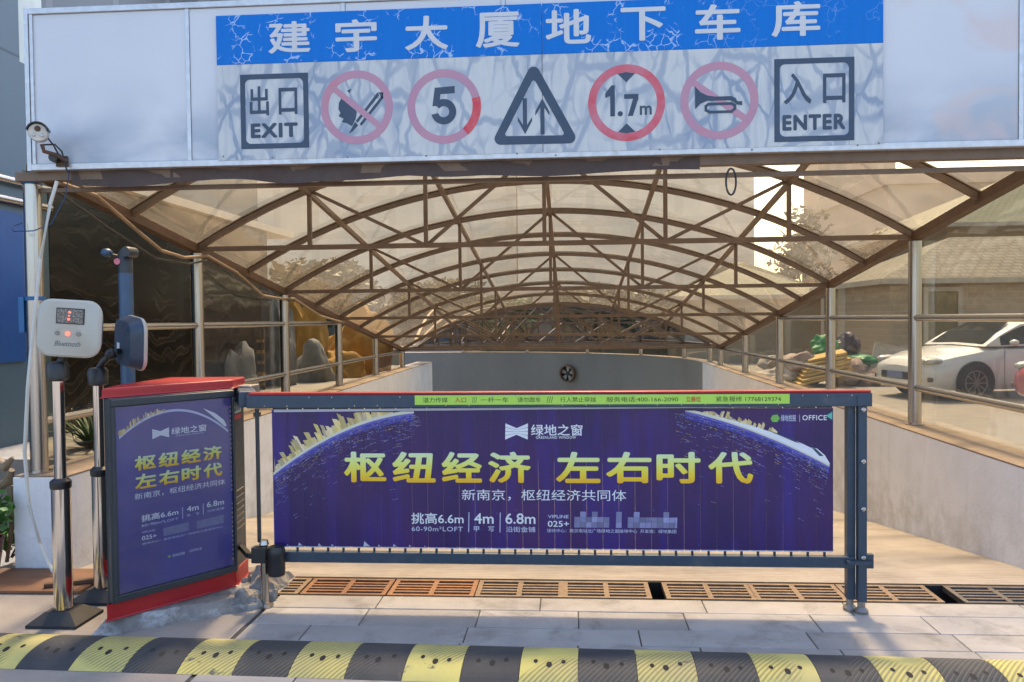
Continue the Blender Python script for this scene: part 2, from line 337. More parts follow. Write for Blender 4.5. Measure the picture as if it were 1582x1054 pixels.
# ---------------------------------------------------------------- helpers
def loc_of(o):
    p = o
    while p.parent: p = p.parent
    return p.get('_base', (0, 0, 0))
BASES = {}
def base_of(o):
    while o.parent: o = o.parent
    return BASES.get(o.name, Vector((0, 0, 0)))
def obj(name, bm, mat, parent=None, smooth=False, bev=0):
    """world-space bmesh -> one mesh object under its thing"""
    me = bpy.data.meshes.new(name)
    if parent is not None:
        b = base_of(parent)
        if b.length: bmesh.ops.translate(bm, verts=bm.verts, vec=-b)
    if bev: bmesh.ops.bevel(bm, geom=bm.edges[:], offset=bev, segments=2, affect='EDGES', profile=.5, clamp_overlap=True)
    bmesh.ops.recalc_face_normals(bm, faces=bm.faces)
    bm.to_mesh(me); bm.free()
    for x in (mat if isinstance(mat, (list, tuple)) else [mat]): me.materials.append(M[x] if isinstance(x, str) else x)
    if smooth:
        me.polygons.foreach_set('use_smooth', [True]*len(me.polygons))
        try: me.set_sharp_from_angle(angle=R(40))
        except Exception: pass
    o = bpy.data.objects.new(name, me); COL.objects.link(o)
    if parent is not None: o.parent = parent
    return o
def tag(o, label=None, cat=None, group=None, kind=None):
    if label: o['label'] = label
    if cat: o['category'] = cat
    if group: o['group'] = group
    if kind: o['kind'] = kind
    return o
def thing(name, label, cat, loc=(0, 0, 0), group=None):
    o = bpy.data.objects.new(name, None); COL.objects.link(o); o.location = loc; o.empty_display_size = .1
    BASES[o.name] = Vector(loc); return tag(o, label, cat, group)
def copy_tree(o, parent=None):
    c = o.copy(); COL.objects.link(c)
    if parent is not None: c.parent = parent
    for ch in list(o.children): copy_tree(ch, c)
    return c
nb = bmesh.new
def faces_mat(bm, vs, mi):
    if mi:
        for f in {f for v in vs for f in v.link_faces}: f.material_index = mi
def box(bm, x0, x1, y0, y1, z0, z1, mi=0, rot=None, piv=None):
    r = bmesh.ops.create_cube(bm, size=1); vs = r['verts']
    bmesh.ops.scale(bm, verts=vs, vec=(x1 - x0, y1 - y0, z1 - z0))
    bmesh.ops.translate(bm, verts=vs, vec=((x0 + x1)/2, (y0 + y1)/2, (z0 + z1)/2))
    if rot: bmesh.ops.rotate(bm, verts=vs, cent=piv or ((x0 + x1)/2, (y0 + y1)/2, (z0 + z1)/2), matrix=rot)
    faces_mat(bm, vs, mi); return bm
def frame_at(d, upv=Vector((0, 0, 1))):
    d = d.normalized()
    if abs(d.dot(upv)) > .98: upv = Vector((0, 1, 0))
    s = d.cross(upv).normalized(); return s, s.cross(d).normalized()
def sweep(bm, pts, prof, closed=False, cap=True, mi=0, upv=Vector((0, 0, 1))):
    pts = [Vector(p) for p in pts]; n = len(pts); rings = []
    for i, p in enumerate(pts):
        a = pts[max(i - 1, 0)] if not closed else pts[(i - 1) % n]; b = pts[min(i + 1, n - 1)] if not closed else pts[(i + 1) % n]
        s, u = frame_at(b - a, upv)
        pr = prof(i) if callable(prof) else prof
        rings.append([bm.verts.new(p + s*x + u*y) for x, y in pr])
    m_ = len(rings[0])
    for i in range(n if closed else n - 1):
        A, B = rings[i], rings[(i + 1) % n]
        for j in range(m_):
            f = bm.faces.new((A[j], A[(j + 1) % m_], B[(j + 1) % m_], B[j])); f.material_index = mi
    if cap and not closed:
        for rg in (rings[0], rings[-1]):
            try: f = bm.faces.new(rg); f.material_index = mi
            except ValueError: pass
    return bm
def circ(r, n=12): return [(r*math.cos(2*math.pi*i/n), r*math.sin(2*math.pi*i/n)) for i in range(n)]
def rectp(a, b): return [(-a/2, -b/2), (a/2, -b/2), (a/2, b/2), (-a/2, b/2)]
def tube(bm, pts, r, n=12, mi=0):
    if isinstance(r, (list, tuple)): return sweep(bm, pts, lambda i: circ(r[i], n), mi=mi)
    return sweep(bm, pts, circ(r, n), mi=mi)
def bar(bm, p0, p1, a, b, mi=0): return sweep(bm, [p0, p1], rectp(a, b), mi=mi)
def lathe(bm, prof, c, n=24, axis='Z', mi=0):
    """prof: (r, h) along axis"""
    rings = []
    for r, h in prof:
        rg = []
        for i in range(n):
            a = 2*math.pi*i/n; x, y = r*math.cos(a), r*math.sin(a)
            rg.append(bm.verts.new(Vector(c) + (Vector((x, y, h)) if axis == 'Z' else Vector((x, h, y)) if axis == 'Y' else Vector((h, x, y)))))
        rings.append(rg)
    for A, B in zip(rings, rings[1:]):
        for j in range(n): f = bm.faces.new((A[j], A[(j + 1) % n], B[(j + 1) % n], B[j])); f.material_index = mi
    for rg in (rings[0], rings[-1]): f = bm.faces.new(rg); f.material_index = mi
    return bm
class Plane:
    """a flat face in the world: x along r, z along u, d out of the face"""
    def __init__(s, o, r, n): s.o, s.r, s.n = Vector(o), Vector(r).normalized(), Vector(n).normalized(); s.u = Vector((0, 0, 1))
    def p(s, x, z, d=0): return s.o + s.r*x + s.u*z + s.n*d
def poly(bm, pl, pts, d0=0, d1=.001, mi=0):
    lo = [bm.verts.new(pl.p(x, z, d0)) for x, z in pts]; hi = [bm.verts.new(pl.p(x, z, d1)) for x, z in pts]
    n = len(pts); f = bm.faces.new(hi); f.material_index = mi
    for i in range(n): f = bm.faces.new((lo[i], lo[(i + 1) % n], hi[(i + 1) % n], hi[i])); f.material_index = mi
    return bm
def ringp(bm, pl, c, r0, r1, a0=0, a1=360, n=64, d0=0, d1=.001, mi=0):
    P = []
    full = abs(a1 - a0) >= 360
    for i in range(n + 1):
        a = R(a0 + (a1 - a0)*i/n); ca, sa = math.cos(a), math.sin(a)
        P.append([bm.verts.new(pl.p(c[0] + r*ca, c[1] + r*sa, d)) for r, d in ((r0, d0), (r0, d1), (r1, d1), (r1, d0))])
    for A, B in zip(P, P[1:]):
        for j in range(3): f = bm.faces.new((A[j], A[j + 1], B[j + 1], B[j])); f.material_index = mi
    return bm
def text_bm(s, pl, x0, z0, x1, z1, d=.0012, bold=0., space=1., shear=0., bm=None):
    cu = bpy.data.curves.new('t', 'FONT'); cu.body = s; cu.size = 1; cu.resolution_u = 4; cu.space_character = space; cu.shear = shear
    o = bpy.data.objects.new('t', cu); COL.objects.link(o)
    dg = bpy.context.evaluated_depsgraph_get(); dg.update()
    me = bpy.data.meshes.new_from_object(o.evaluated_get(dg))
    bpy.data.objects.remove(o); bpy.data.curves.remove(cu)
    xs = [v.co.x for v in me.vertices]; ys = [v.co.y for v in me.vertices]
    ax, bx, ay, by = min(xs), max(xs), min(ys), max(ys)
    bm = bm or nb()
    ax -= bold; bx += bold; ay -= bold; by += bold
    # heavier strokes: the letter struck several times, each strike a hair above the last
    offs = [(0, 0)] + ([(bold*math.cos(R(45*i)), bold*math.sin(R(45*i))) for i in range(8)] if bold else [])
    for q, (ox, oy) in enumerate(offs):
        vs = []
        for v in me.vertices:
            x = x0 + (v.co.x + ox - ax)/(bx - ax)*(x1 - x0); z = z0 + (v.co.y + oy - ay)/(by - ay)*(z1 - z0)
            vs.append(bm.verts.new(pl.p(x, z, d + .00006*q)))
        for f in me.polygons:
            try: bm.faces.new([vs[i] for i in f.vertices])
            except ValueError: pass
    bpy.data.meshes.remove(me); return bm
def rock(bm, c, r, seed, amp=.3, sub=3, flat=None):
    q = bmesh.ops.create_icosphere(bm, subdivisions=sub, radius=1)
    for v in q['verts']:
        p = v.co.copy(); k = 1 + amp*noise.noise(p*1.3 + Vector((seed, seed*1.7, 0))) + amp*.5*noise.noise(p*3.1 + Vector((0, seed, seed))) + amp*.3*abs(noise.noise(p*6.3 + Vector((seed, 0, 2))))
        p = Vector((p.x*r[0], p.y*r[1], p.z*r[2]))*k
        if flat is not None and p.z < flat: p.z = flat
        v.co = p + Vector(c)
    return bm
def leaves(bm, c, rad, n, size, rng, clumps=9, aspect=.5):
    cl = []
    for _ in range(clumps):
        while True:
            p = Vector((rng.uniform(-1, 1), rng.uniform(-1, 1), rng.uniform(-1, 1)))
            if p.length < 1: break
        cl.append((Vector((p.x*rad[0], p.y*rad[1], p.z*rad[2]))*.75, rng.uniform(.3, .55)))
    for i in range(n):
        q, k = rng.choice(cl)
        while True:
            p = Vector((rng.uniform(-1, 1), rng.uniform(-1, 1), rng.uniform(-1, 1)))
            if p.length < 1: break
        p = Vector(c) + q + Vector((p.x*rad[0], p.y*rad[1], p.z*rad[2]))*k
        s = size*rng.uniform(.6, 1.4)
        a = Vector((rng.gauss(0, 1), rng.gauss(0, 1), rng.gauss(0, .6))).normalized(); b = a.cross(Vector((rng.gauss(0, 1), rng.gauss(0, 1), rng.gauss(0, 1)))).normalized()
        v = [bm.verts.new(p - a*s), bm.verts.new(p + b*s*aspect), bm.verts.new(p + a*s), bm.verts.new(p - b*s*aspect)]
        bm.faces.new(v)
    return bm

# ================================================================ SETTING
def slope(y): return 0 if y < 4.8 else -.135*(y - 4.8)
bm = nb()   # ground: one sheet with the ramp opening left out
xs = [-400, -9.7, -3.25, 2.9, 400]; ys = [-200, 4.362, 17.9, 24.5, 900]
g = [[bm.verts.new((x, y, -.03)) for x in xs] for y in ys]
for j in range(4):
    for i in range(4):
        if (i, j) in ((2, 1), (2, 2), (1, 2)): continue
        bm.faces.new((g[j][i], g[j][i + 1], g[j + 1][i + 1], g[j + 1][i]))
tag(obj('ground', bm, 'ground'), kind='structure')
bm = nb()   # drive ramp going down
n = 40; pv = None
for i in range(n + 1):
    y = 4.66 + (24.3 - 4.66)*i/n; z = slope(y)
    cur = [bm.verts.new((-3.2 if y < 17 else -9, y, z)), bm.verts.new((2.8, y, z))]
    if pv: bm.faces.new((pv[0], pv[1], cur[1], cur[0]))
    pv = cur
tag(obj('ramp', bm, 'ramp'), kind='structure')
bm = nb(); box(bm, -7, -1.62, -1, 4.66, -.25, -.0); box(bm, -3.25, -1.62, 4.64, 4.66, -.25, -.001)
tag(obj('concrete_apron', bm, 'ground'), kind='structure')
bm = nb(); box(bm, -1.62, 7, -1, 4.345, -.2, -.008)
tag(obj('paving_bed', bm, 'joint'), kind='structure')
rng = random.Random(5)
bm = nb(); y = 4.34
rows = [(.19, .8, .32), (.23, .56, .1), (.2, .74, .55), (.26, .6, .2), (.2, .85, .4), (.3, .7, 0), (.3, .8, .3), (.4, .9, .1), (.4, .9, .5), (.4, .9, .2)]
for h, wd, off in rows:
    x = -1.6 - off*wd
    while x < 6.8:
        ww = wd*rng.uniform(.9, 1.12)
        a, b = max(x, -1.6) + .0025, min(x + ww, 6.8) - .0025
        if b - a > .05: box(bm, a, b, y - h + .0025, y - .0025, -.06, rng.uniform(-.0015, .0015))
        x += ww
    y -= h
bmesh.ops.bevel(bm, geom=[e for e in bm.edges if all(v.co.z > -.02 for v in e.verts)], offset=.003, segments=1, affect='EDGES')
tag(obj('pavement', bm, 'slab'), kind='structure')
bm = nb()   # drain channel under the grates
box(bm, -1.62, 6.5, 4.345, 4.36, -.3, -.004); box(bm, -1.62, 6.5, 4.64, 4.66, -.3, -.003); box(bm, -1.62, 6.5, 4.36, 4.64, -.32, -.3)
tag(obj('drain_channel', bm, 'pit'), kind='structure')
bm = nb(); box(bm, -30, -3.42, 5.75, 17.9, -.03, .5); box(bm, -30, -9.7, 17.901, 60, -.03, .5); box(bm, -9.699, -3.42, 24.0, 60, -.03, .5)
tag(obj('terrace', bm, 'ground'), kind='structure')

# ---------------------------------------------------------------- low walls
ZW = .575
def wall_thing(name, label, mat, build, parts):
    t = thing(name, label, 'wall'); bm = nb(); build(bm); obj('wall_body', bm, mat, t)
    bm = nb(); parts(bm); obj('coping', bm, 'coping', t); return t
wall_thing('ramp_wall', 'low white painted wall on the left side of the ramp, its end face to the road', 'white_wall',
           lambda b: box(b, -3.4, -3.06, 4.73, 17.95, -2.3, ZW - .012), lambda b: box(b, -3.4, -3.06, 4.75, 17.95, ZW - .011, ZW))
wall_thing('ramp_wall', 'long low white wall under the glazing right of the ramp', 'white_wall',
           lambda b: box(b, 2.72, 3.06, 4.73, 17.0, -2.3, ZW - .012), lambda b: box(b, 2.72, 3.06, 4.75, 17.0, ZW - .011, ZW))
PIV = Vector((-3.31, 17.0, 0))
def arc_wall(bm, r0, r1, z0, z1, a1=112, n=28):
    P = []
    for i in range(n + 1):
        a = R(a1*i/n); c, s = math.cos(a), math.sin(a)
        P.append([bm.verts.new((PIV.x + r*c, PIV.y + r*s, z)) for r, z in ((r0, z0), (r0, z1), (r1, z1), (r1, z0))])
    for A, B in zip(P, P[1:]):
        for j in range(4): bm.faces.new((A[j], A[(j + 1) % 4], B[(j + 1) % 4], B[j]))
    bm.faces.new(P[0]); bm.faces.new(P[-1])
wall_thing('curved_wall', 'grey curved wall where the ramp turns left at the far end', 'grey_wall',
           lambda b: arc_wall(b, 6.03, 6.35, -3.4, ZW - .012), lambda b: arc_wall(b, 6.03, 6.35, ZW - .011, ZW))

# ================================================================ CANOPY
Y0, D, XL, XR, RISE = 4.85, 2.217, -3.31, 2.89, .87
ZE5 = 2.46 - .139*D*5
def station(k):
    """left end, right end of the arch at station k (bays); beyond 5 the canopy turns left round the wall end"""
    if k <= 5: y = Y0 + D*k; z = 2.46 - .139*D*k; return Vector((XL, y, z)), Vector((XR, y, z))
    a = R(17.5)*(k - 5.4)
    if k < 5.45: y = Y0 + D*k; return Vector((XL, y, ZE5)), Vector((XR, y, ZE5))
    d = Vector((math.cos(a), math.sin(a), 0))
    return Vector((PIV.x, PIV.y, ZE5)) + d*.12, Vector((PIV.x, PIV.y, ZE5)) + d*6.2
def arch_pt(k, s, lift=0):
    a, b = station(k); wd = (b - a).length/2; rr = (wd*wd + RISE*RISE)/(2*RISE)
    h = math.sqrt(max(rr*rr - (wd*s)**2, 0)) - (rr - RISE)
    return (a + b)/2 + (b - a)/2*s + Vector((0, 0, h + lift))
def chord_pt(k, s):
    a, b = station(k); return (a + b)/2 + (b - a)/2*s
can = thing('entrance_canopy', 'brown steel arched canopy with amber sheets over the garage ramp', 'canopy')
stations = [0, 1, 2, 3, 4, 5] + [5.45, 6.4, 7.4, 8.4, 9.4, 10.4]
halves = [.5, 1.5, 2.5, 3.5, 4.5]
SEG = 28
for k in sorted(stations + halves):
    bm = nb(); th = .044 if k == int(k) else .038
    sweep(bm, [arch_pt(k, -1 + 2*i/SEG) for i in range(SEG + 1)], rectp(th, .045))
    sweep(bm, [arch_pt(k, -1 + 2*i/SEG, .036) for i in range(SEG + 1)], rectp(.06, .012))   # cover strip over the sheet joint
    ar = obj('roof_arch', bm, 'frame', can)
    if k in stations:
        bm = nb(); bar(bm, chord_pt(k, -1), chord_pt(k, 1), .036, .042); obj('bottom_chord', bm, 'frame', ar)
        T = 1/3
        for s in (-2*T, -T, 0, T, 2*T):
            bm = nb(); a, b = chord_pt(k, s), arch_pt(k, s)
            bar(bm, a + Vector((0, 0, .02)), b - Vector((0, 0, .02)), .034, .034); obj('web_post', bm, 'frame', ar)
        for s0, s1 in ((-2*T, -T), (0, -T), (0, T), (2*T, T)):
            bm = nb(); a, b = arch_pt(k, s0), chord_pt(k, s1)
            dv = (b - a).normalized()*.03
            off = Vector((0, .022, 0)); bar(bm, a + dv + off, b - dv + off, .03, .03); obj('web_brace', bm, 'frame', ar)
seq = [0, .5, 1, 1.5, 2, 2.5, 3, 3.5, 4, 4.5, 5, 5.45, 6.4, 7.4, 8.4, 9.4, 10.4]
for s in (-2/3, -1/3, 0, 1/3, 2/3):
    bm = nb(); sweep(bm, [arch_pt(k, s, -.03) for k in seq], rectp(.04, .04)); obj('purlin', bm, 'frame', can)
for s in (-1, 1):
    bm = nb(); sweep(bm, [chord_pt(k, s) for k in seq], rectp(.075, .07)); obj('eave_beam', bm, 'frame_rust', can)
for k0, k1 in zip(seq, seq[1:]):
    bm = nb(); P = []
    for k in (k0, k1): P.append([bm.verts.new(arch_pt(k, -1 + 2*i/SEG, .028)) for i in range(SEG + 1)])
    for i in range(SEG): bm.faces.new((P[0][i], P[0][i + 1], P[1][i + 1], P[1][i]))
    obj('roof_sheet', bm, 'roof' if k1 <= 5 else 'roof_far', can, smooth=True)
for side in (-1, 1):
    X = XL if side < 0 else XR
    for k in range(0, 6):
        z = 2.46 - .139*D*k; y = Y0 + D*k
        bm = nb(); tube(bm, [(X, y, ZW), (X, y, z - .035)], .052, 16); lathe(bm, [(.075, 0), (.075, .012)], (X, y, ZW), 16)
        obj('post', bm, 'steel', can, smooth=True)
    for zz, kend in ((1.474, 3.02), (.89, 4.95)):
        bm = nb(); tube(bm, [(X, Y0, zz), (X, Y0 + D*kend, zz)], .028, 12); obj('rail', bm, 'steel', can, smooth=True)
    for k in range(0, 5):
        y0, y1 = Y0 + D*k, Y0 + D*(k + 1); xx = X + .062*side
        bm = nb(); bm.faces.new([bm.verts.new(p) for p in ((xx, y0, ZW), (xx, y1, ZW), (xx, y1, 2.46 - .139*D*(k + 1)), (xx, y0, 2.46 - .139*D*k))])
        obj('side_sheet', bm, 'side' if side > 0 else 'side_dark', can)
outer = [5, 5.45, 6.4, 7.4, 8.4, 9.4, 10.4]
for k in outer[1:]:
    p = station(k)[1]; bm = nb(); tube(bm, [(p.x, p.y, ZW), (p.x, p.y, p.z - .035)], .05, 12); obj('post', bm, 'steel', can, smooth=True)
for k0, k1 in zip(outer, outer[1:]):
    a, b = station(k0)[1], station(k1)[1]; bm = nb()
    bm.faces.new([bm.verts.new(p) for p in ((a.x, a.y, ZW), (b.x, b.y, ZW), (b.x, b.y, b.z), (a.x, a.y, a.z))])
    obj('side_sheet', bm, 'side', can)
bm = nb(); box(bm, -3.36, 3.4, 4.765, 4.835, 2.372, 2.425); obj('front_beam', bm, 'frame', can)
bm = nb(); box(bm, -3.36, 3.4, 4.85, 4.885, 2.315, 2.34); obj('front_rail', bm, 'frame', can)
bm = nb(); P = []   # cloth strip tucked up behind the front beam, sagging unevenly
for i in range(61):
    x = -3.0 + 3.75*i/60; z = 2.34 - .012*math.sin(i*.31) - .03*max(0, noise.noise(Vector((x*2.1, 3, 0))))
    P.append([bm.verts.new((x, 4.762 + .006*math.sin(i*.9), 2.42)), bm.verts.new((x, 4.758 + .01*math.sin(i*.7), z))])
for A, B in zip(P, P[1:]): bm.faces.new((A[0], B[0], B[1], A[1]))
obj('cloth_valance', bm, pm('brown_cloth', (.1, .075, .065), (.075, .055, .05), .9, 0, 6, .4, 40), can)

# ================================================================ FASCIA AND SIGN
FZ0, FZ1 = 2.432, 3.372
fas = thing('sign_fascia', 'long white panelled fascia in aluminium trim across the canopy front', 'fascia', (0, 4.72, FZ0))
jx = [-3.225, -2.238, -1.3, -.365, .57, 1.51, 2.494, 3.43]
for a, b in zip(jx, jx[1:]):
    bm = nb(); box(bm, a + .012, b - .012, 4.722, 4.752, FZ0 + .03, FZ1 - .02); obj('panel', bm, 'fascia', fas, bev=.003)
for x in jx[1:-1]:
    bm = nb(); box(bm, x - .0115, x + .0115, 4.716, 4.755, FZ0 + .03, FZ1 - .02); obj('joint_strip', bm, 'alu', fas)
for z0, z1 in ((FZ0 - .008, FZ0 + .029), (FZ1 - .019, FZ1 + .015)):
    bm = nb(); box(bm, -3.24, 3.45, 4.708, 4.765, z0, z1); obj('edge_trim', bm, 'alu', fas, bev=.003)
bm = nb(); box(bm, -3.24, -3.214, 4.7065, 4.768, FZ0 - .01, FZ1 + .018); box(bm, -3.21, -3.19, 4.712, 4.76, FZ0 + .03, FZ1 - .02); obj('end_trim', bm, 'alu', fas)

def A(u, v): return (-2.051 + (u - 338)*.003708, 3.02 - (v - 100)*.00379 - (u - 338)*.0001275)
SB = 4.7065
sg = thing('entrance_sign', 'garage entrance sign with blue header over a row of traffic symbols', 'sign', (0, SB, 2.453))
SP = Plane((0, SB - .002, 0), (1, 0, 0), (0, -1, 0))
for a, b in ((-2.056, -.146), (-.142, 1.75)):
    bm = nb(); box(bm, a, b, SB - .002, SB + .006, 2.453, 3.0105); obj('symbol_board', bm, 'grey_vinyl', sg)
    bm = nb(); box(bm, a, b, SB - .0025, SB + .006, 3.012, 3.298); obj('header_board', bm, 'blue_vinyl', sg)
HP = Plane((0, SB - .0025, 0), (1, 0, 0), (0, -1, 0))
for ch, u, v0, v1, wd in (('建', 455, 33, 86, 68), ('宇', 562, 30, 84, 66), ('大', 673, 25, 81, 68), ('厦', 784, 20, 77, 68), ('地', 893, 16, 72, 70), ('下', 1007, 13, 67, 68), ('车', 1119, 9, 66, 68), ('库', 1235, 5, 61, 72)):
    x0, z0 = A(u - wd/2, v1); x1, z1 = A(u + wd/2, v0)
    zc = (z0 + z1)/2; hh = (z1 - z0)/2 - .004
    obj('header_character', text_bm(ch, HP, x0, zc - hh, x1, zc + hh, .0015, bold=.022), 'header_char', sg)
def rrect(x0, z0, x1, z1, r, n=6):
    o = []
    for cx, cz, a in ((x1 - r, z1 - r, 0), (x0 + r, z1 - r, 90), (x0 + r, z0 + r, 180), (x1 - r, z0 + r, 270)):
        for i in range(n + 1): t = R(a + 90*i/n); o.append((cx + r*math.cos(t), cz + r*math.sin(t)))
    return o
def frame_poly(bm, pl, outer, inner, d1=.0015):
    """outer rectangle with a rounded hole: strips between matched points"""
    n = len(inner); O = []
    cx = sum(p[0] for p in inner)/n; cz = sum(p[1] for p in inner)/n
    x0, z0, x1, z1 = outer
    def hit(p):
        dx, dz = p[0] - cx, p[1] - cz
        t = min(((x1 if dx > 0 else x0) - cx)/dx if abs(dx) > 1e-6 else 9e9, ((z1 if dz > 0 else z0) - cz)/dz if abs(dz) > 1e-6 else 9e9)
        return (cx + dx*t, cz + dz*t)
    pts = list(inner)
    # insert the corner directions
    vo = []; vi = []
    for p in pts: vi.append(p); vo.append(hit(p))
    for i in range(n):
        j = (i + 1) % n
        a, b, c_, d_ = vo[i], vo[j], vi[j], vi[i]
        loop = [a, b, c_, d_]
        if abs(a[0] - b[0]) > 1e-5 and abs(a[1] - b[1]) > 1e-5:
            loop = [a, ((x1 if a[0] > cx else x0), (z1 if a[1] > cz else z0)), b, c_, d_]
        bm.faces.new([bm.verts.new(pl.p(x, z, d1)) for x, z in loop])
    return bm
def box_icon(u0, v0, u1, v1, glyphs, word, wu):
    x0, z1 = A(u0, v0); x1, z0 = A(u1, v1)
    bm = nb(); t = .03
    frame_poly(bm, SP, (x0, z0, x1, z1), rrect(x0 + t, z0 + t, x1 - t, z1 - t, .03))
    fr = obj('symbol_frame', bm, 'print_navy', sg)
    for ch, a, b, c, d, bo in glyphs:
        X0, Z1 = A(a, b); X1, Z0 = A(c, d)
        obj('lettering', text_bm(ch, SP, X0, Z0, X1, Z1, .0015, bold=bo), 'print_navy', fr)
    X0, Z1 = A(wu[0], wu[1]); X1, Z0 = A(wu[2], wu[3])
    obj('lettering', text_bm(word, SP, X0, Z0, X1, Z1, .0015, bold=.045, space=1.15), 'print_navy', fr)
box_icon(374, 117, 484, 228, [('出', 389, 135, 420, 179, .018), ('口', 436, 137, 466, 177, .018)], 'EXIT', (390, 192, 466, 212))
box_icon(1203, 92, 1321, 210, [('入', 1217, 113, 1258, 157, .018), ('口', 1275, 113, 1308, 155, .018)], 'ENTER', (1215, 174, 1308, 194))
PX = .00374
def disc_icon(u, v, r, mat='print_pink'):
    c = A(u, v); bm = nb(); ringp(bm, SP, c, (r - 12)*PX, r*PX, d1=.0012); return c, obj('prohibition_ring', bm, mat, sg)
def up_(c, pts): return [(c[0] + x*PX, c[1] - y*PX) for x, y in pts]
def slash(c, r, ring, w=4.6, mat='print_pink', a=-40, d=.0018):
    ca, sa = math.cos(R(a)), math.sin(R(a)); L = (r - 10)
    q = [(-L, -w), (L, -w), (L, w), (-L, w)]
    bm = nb(); poly(bm, SP, [(c[0] + (x*ca - y*sa)*PX, c[1] + (x*sa + y*ca)*PX) for x, y in q], .0013, d); return obj('slash', bm, mat, ring)
c, rg = disc_icon(561, 166, 57)
bm = nb(); poly(bm, SP, up_(c, [(-28, -8), (-22, -18), (-14, -17), (-4, -5), (0, 8), (-2, 18), (-8, 29), (-16, 24), (-24, 22), (-21, 17), (-29, 13), (-26, 8), (-29, 2)]), 0, .0012)
poly(bm, SP, up_(c, [(-15, -26), (-8, -29), (-11, -22)]), 0, .0012); obj('flame_symbol', bm, 'print_navy', rg)
bm = nb()
for q in ([(-13, 40), (-8, 31), (-3, 22), (2, 28), (-7, 37)], [(-2, 21), (33, -22), (36, -18), (1, 24)], [(4, 26), (40, -17), (42, -13), (7, 29)], [(33, -22), (42, -22), (42, -13), (38, -14), (37, -19)]):
    poly(bm, SP, up_(c, q), 0, .0012)
obj('match_symbol', bm, 'print_navy', rg); slash(c, 57, rg)
c, rg = disc_icon(699, 164, 57)
bm = nb(); ringp(bm, SP, c, 44.5*PX, 57.5*PX, -50, 14, 24, .0012, .002); obj('unfaded_arc', bm, 'print_vivid', rg)
bm = nb(); poly(bm, SP, up_(c, [(-14, -29), (17, -31), (17, -20), (-5, -19), (-7, -6), (-4, -2), (-18, -1)]), 0, .0014)
ringp(bm, SP, (c[0] - .5*PX, c[1] - 8*PX), 8.5*PX, 19.5*PX, -168, 142, 40, 0, .0016); obj('lettering', bm, 'print_navy', rg)
# two-way triangle
bm = nb(); tri = []
for cx_, cy_, a0 in ((839, 113, 30), (787, 212, 150), (893, 209, 270)):
    cc = A(cx_, cy_)
    for i in range(9): t = R(a0 + 120*i/8); tri.append((cc[0] + 9.5*PX*math.cos(t), cc[1] + 9.5*PX*math.sin(t)))
ins = []
for cx_, cy_, a0 in ((839, 127.5, 30), (797.5, 205, 150), (881.5, 203, 270)):
    cc = A(cx_, cy_)
    for i in range(9): t = R(a0 + 120*i/8); ins.append((cc[0] + 3.2*PX*math.cos(t), cc[1] + 3.2*PX*math.sin(t)))
for i in range(len(tri)):
    j = (i + 1) % len(tri)
    bm.faces.new([bm.verts.new(SP.p(x, z, .0013)) for x, z in (tri[i], tri[j], ins[j], ins[i])])
trio = obj('warning_triangle', bm, 'print_navy', sg)
for u, v0, v1, dn in ((825, 151, 205, 1), (852, 205, 151, -1)):
    tip = v1; tail = v0; q = [(u - 3.2, tail), (u + 3.2, tail), (u + 3.2, tip - 14*dn), (u + 11, tip - 26*dn), (u + 11, tip - 20*dn), (u, tip), (u - 11, tip - 20*dn), (u - 11, tip - 26*dn), (u - 3.2, tip - 14*dn)]
    bm = nb(); poly(bm, SP, [A(*p) for p in q], 0, .0012); obj('arrow', bm, 'print_navy', trio)
c, rg = disc_icon(981, 157, 58, 'print_mixed')
for sgn in (1, -1):
    bm = nb(); poly(bm, SP, up_(c, [(-13, -44*sgn), (0, -46*sgn), (13, -44*sgn), (0, -31*sgn)]), 0, .0018); obj('height_arrow', bm, 'print_navy', rg)
bm = nb(); poly(bm, SP, up_(c, [(-17.5, 20), (-24.5, 20), (-24.5, -11), (-32, -8), (-32, -15), (-22.5, -27), (-17.5, -27)]), 0, .0014); obj('lettering', bm, 'print_navy', rg)
bm = nb(); ringp(bm, SP, (c[0] - 9.5*PX, c[1] - 16.3*PX), 0, 3.9*PX, d1=.0014, n=20); obj('lettering', bm, 'print_navy', rg)
bm = nb(); poly(bm, SP, up_(c, [(-3.5, -13), (18, -13), (18, -6), (9.5, 20), (2, 20), (10, -6), (-3.5, -6)]), 0, .0014); obj('lettering', bm, 'print_navy', rg)
obj('lettering', text_bm('m', SP, c[0] + 20*PX, c[1] - 19*PX, c[0] + 38*PX, c[1] - 5*PX, .0015, bold=.02), 'print_navy', rg)
c, rg = disc_icon(1121, 153, 58)
slash(c, 58, rg, 5, 'print_pink', -36)
bm = nb(); poly(bm, SP, up_(c, [(-36, -22), (-28, -13), (-18, -8), (-6, -6), (18, -6), (24, -3), (27, 2), (34, 2), (34, -1), (34, 8), (27, 7), (22, 3), (16, 0), (-6, 0), (-18, 0), (-28, 4), (-36, 12)]), .0018, .003)
o_ = [(-16, 2), (24, 2), (24, 7), (-16, 7)]
horn = obj('horn_symbol', bm, 'print_navy', rg)
bm = nb()
lp = [(c[0] + x*PX, c[1] - y*PX) for x, y in ((-16, 5), (18, 5), (23, 8), (23, 13), (18, 17), (-14, 17), (-20, 14), (-20, 8))]
for i in range(8):
    a, b = Vector(lp[i]), Vector(lp[(i + 1) % 8]); dd = (b - a).normalized(); nn = Vector((-dd.y, dd.x))*2*PX; a = a - dd*1.5*PX; b = b + dd*1.5*PX
    poly(bm, SP, [tuple(a + nn), tuple(b + nn), tuple(b - nn), tuple(a - nn)], .0018, .0031 + .0002*(i % 2))
obj('horn_tube', bm, 'print_navy', rg)
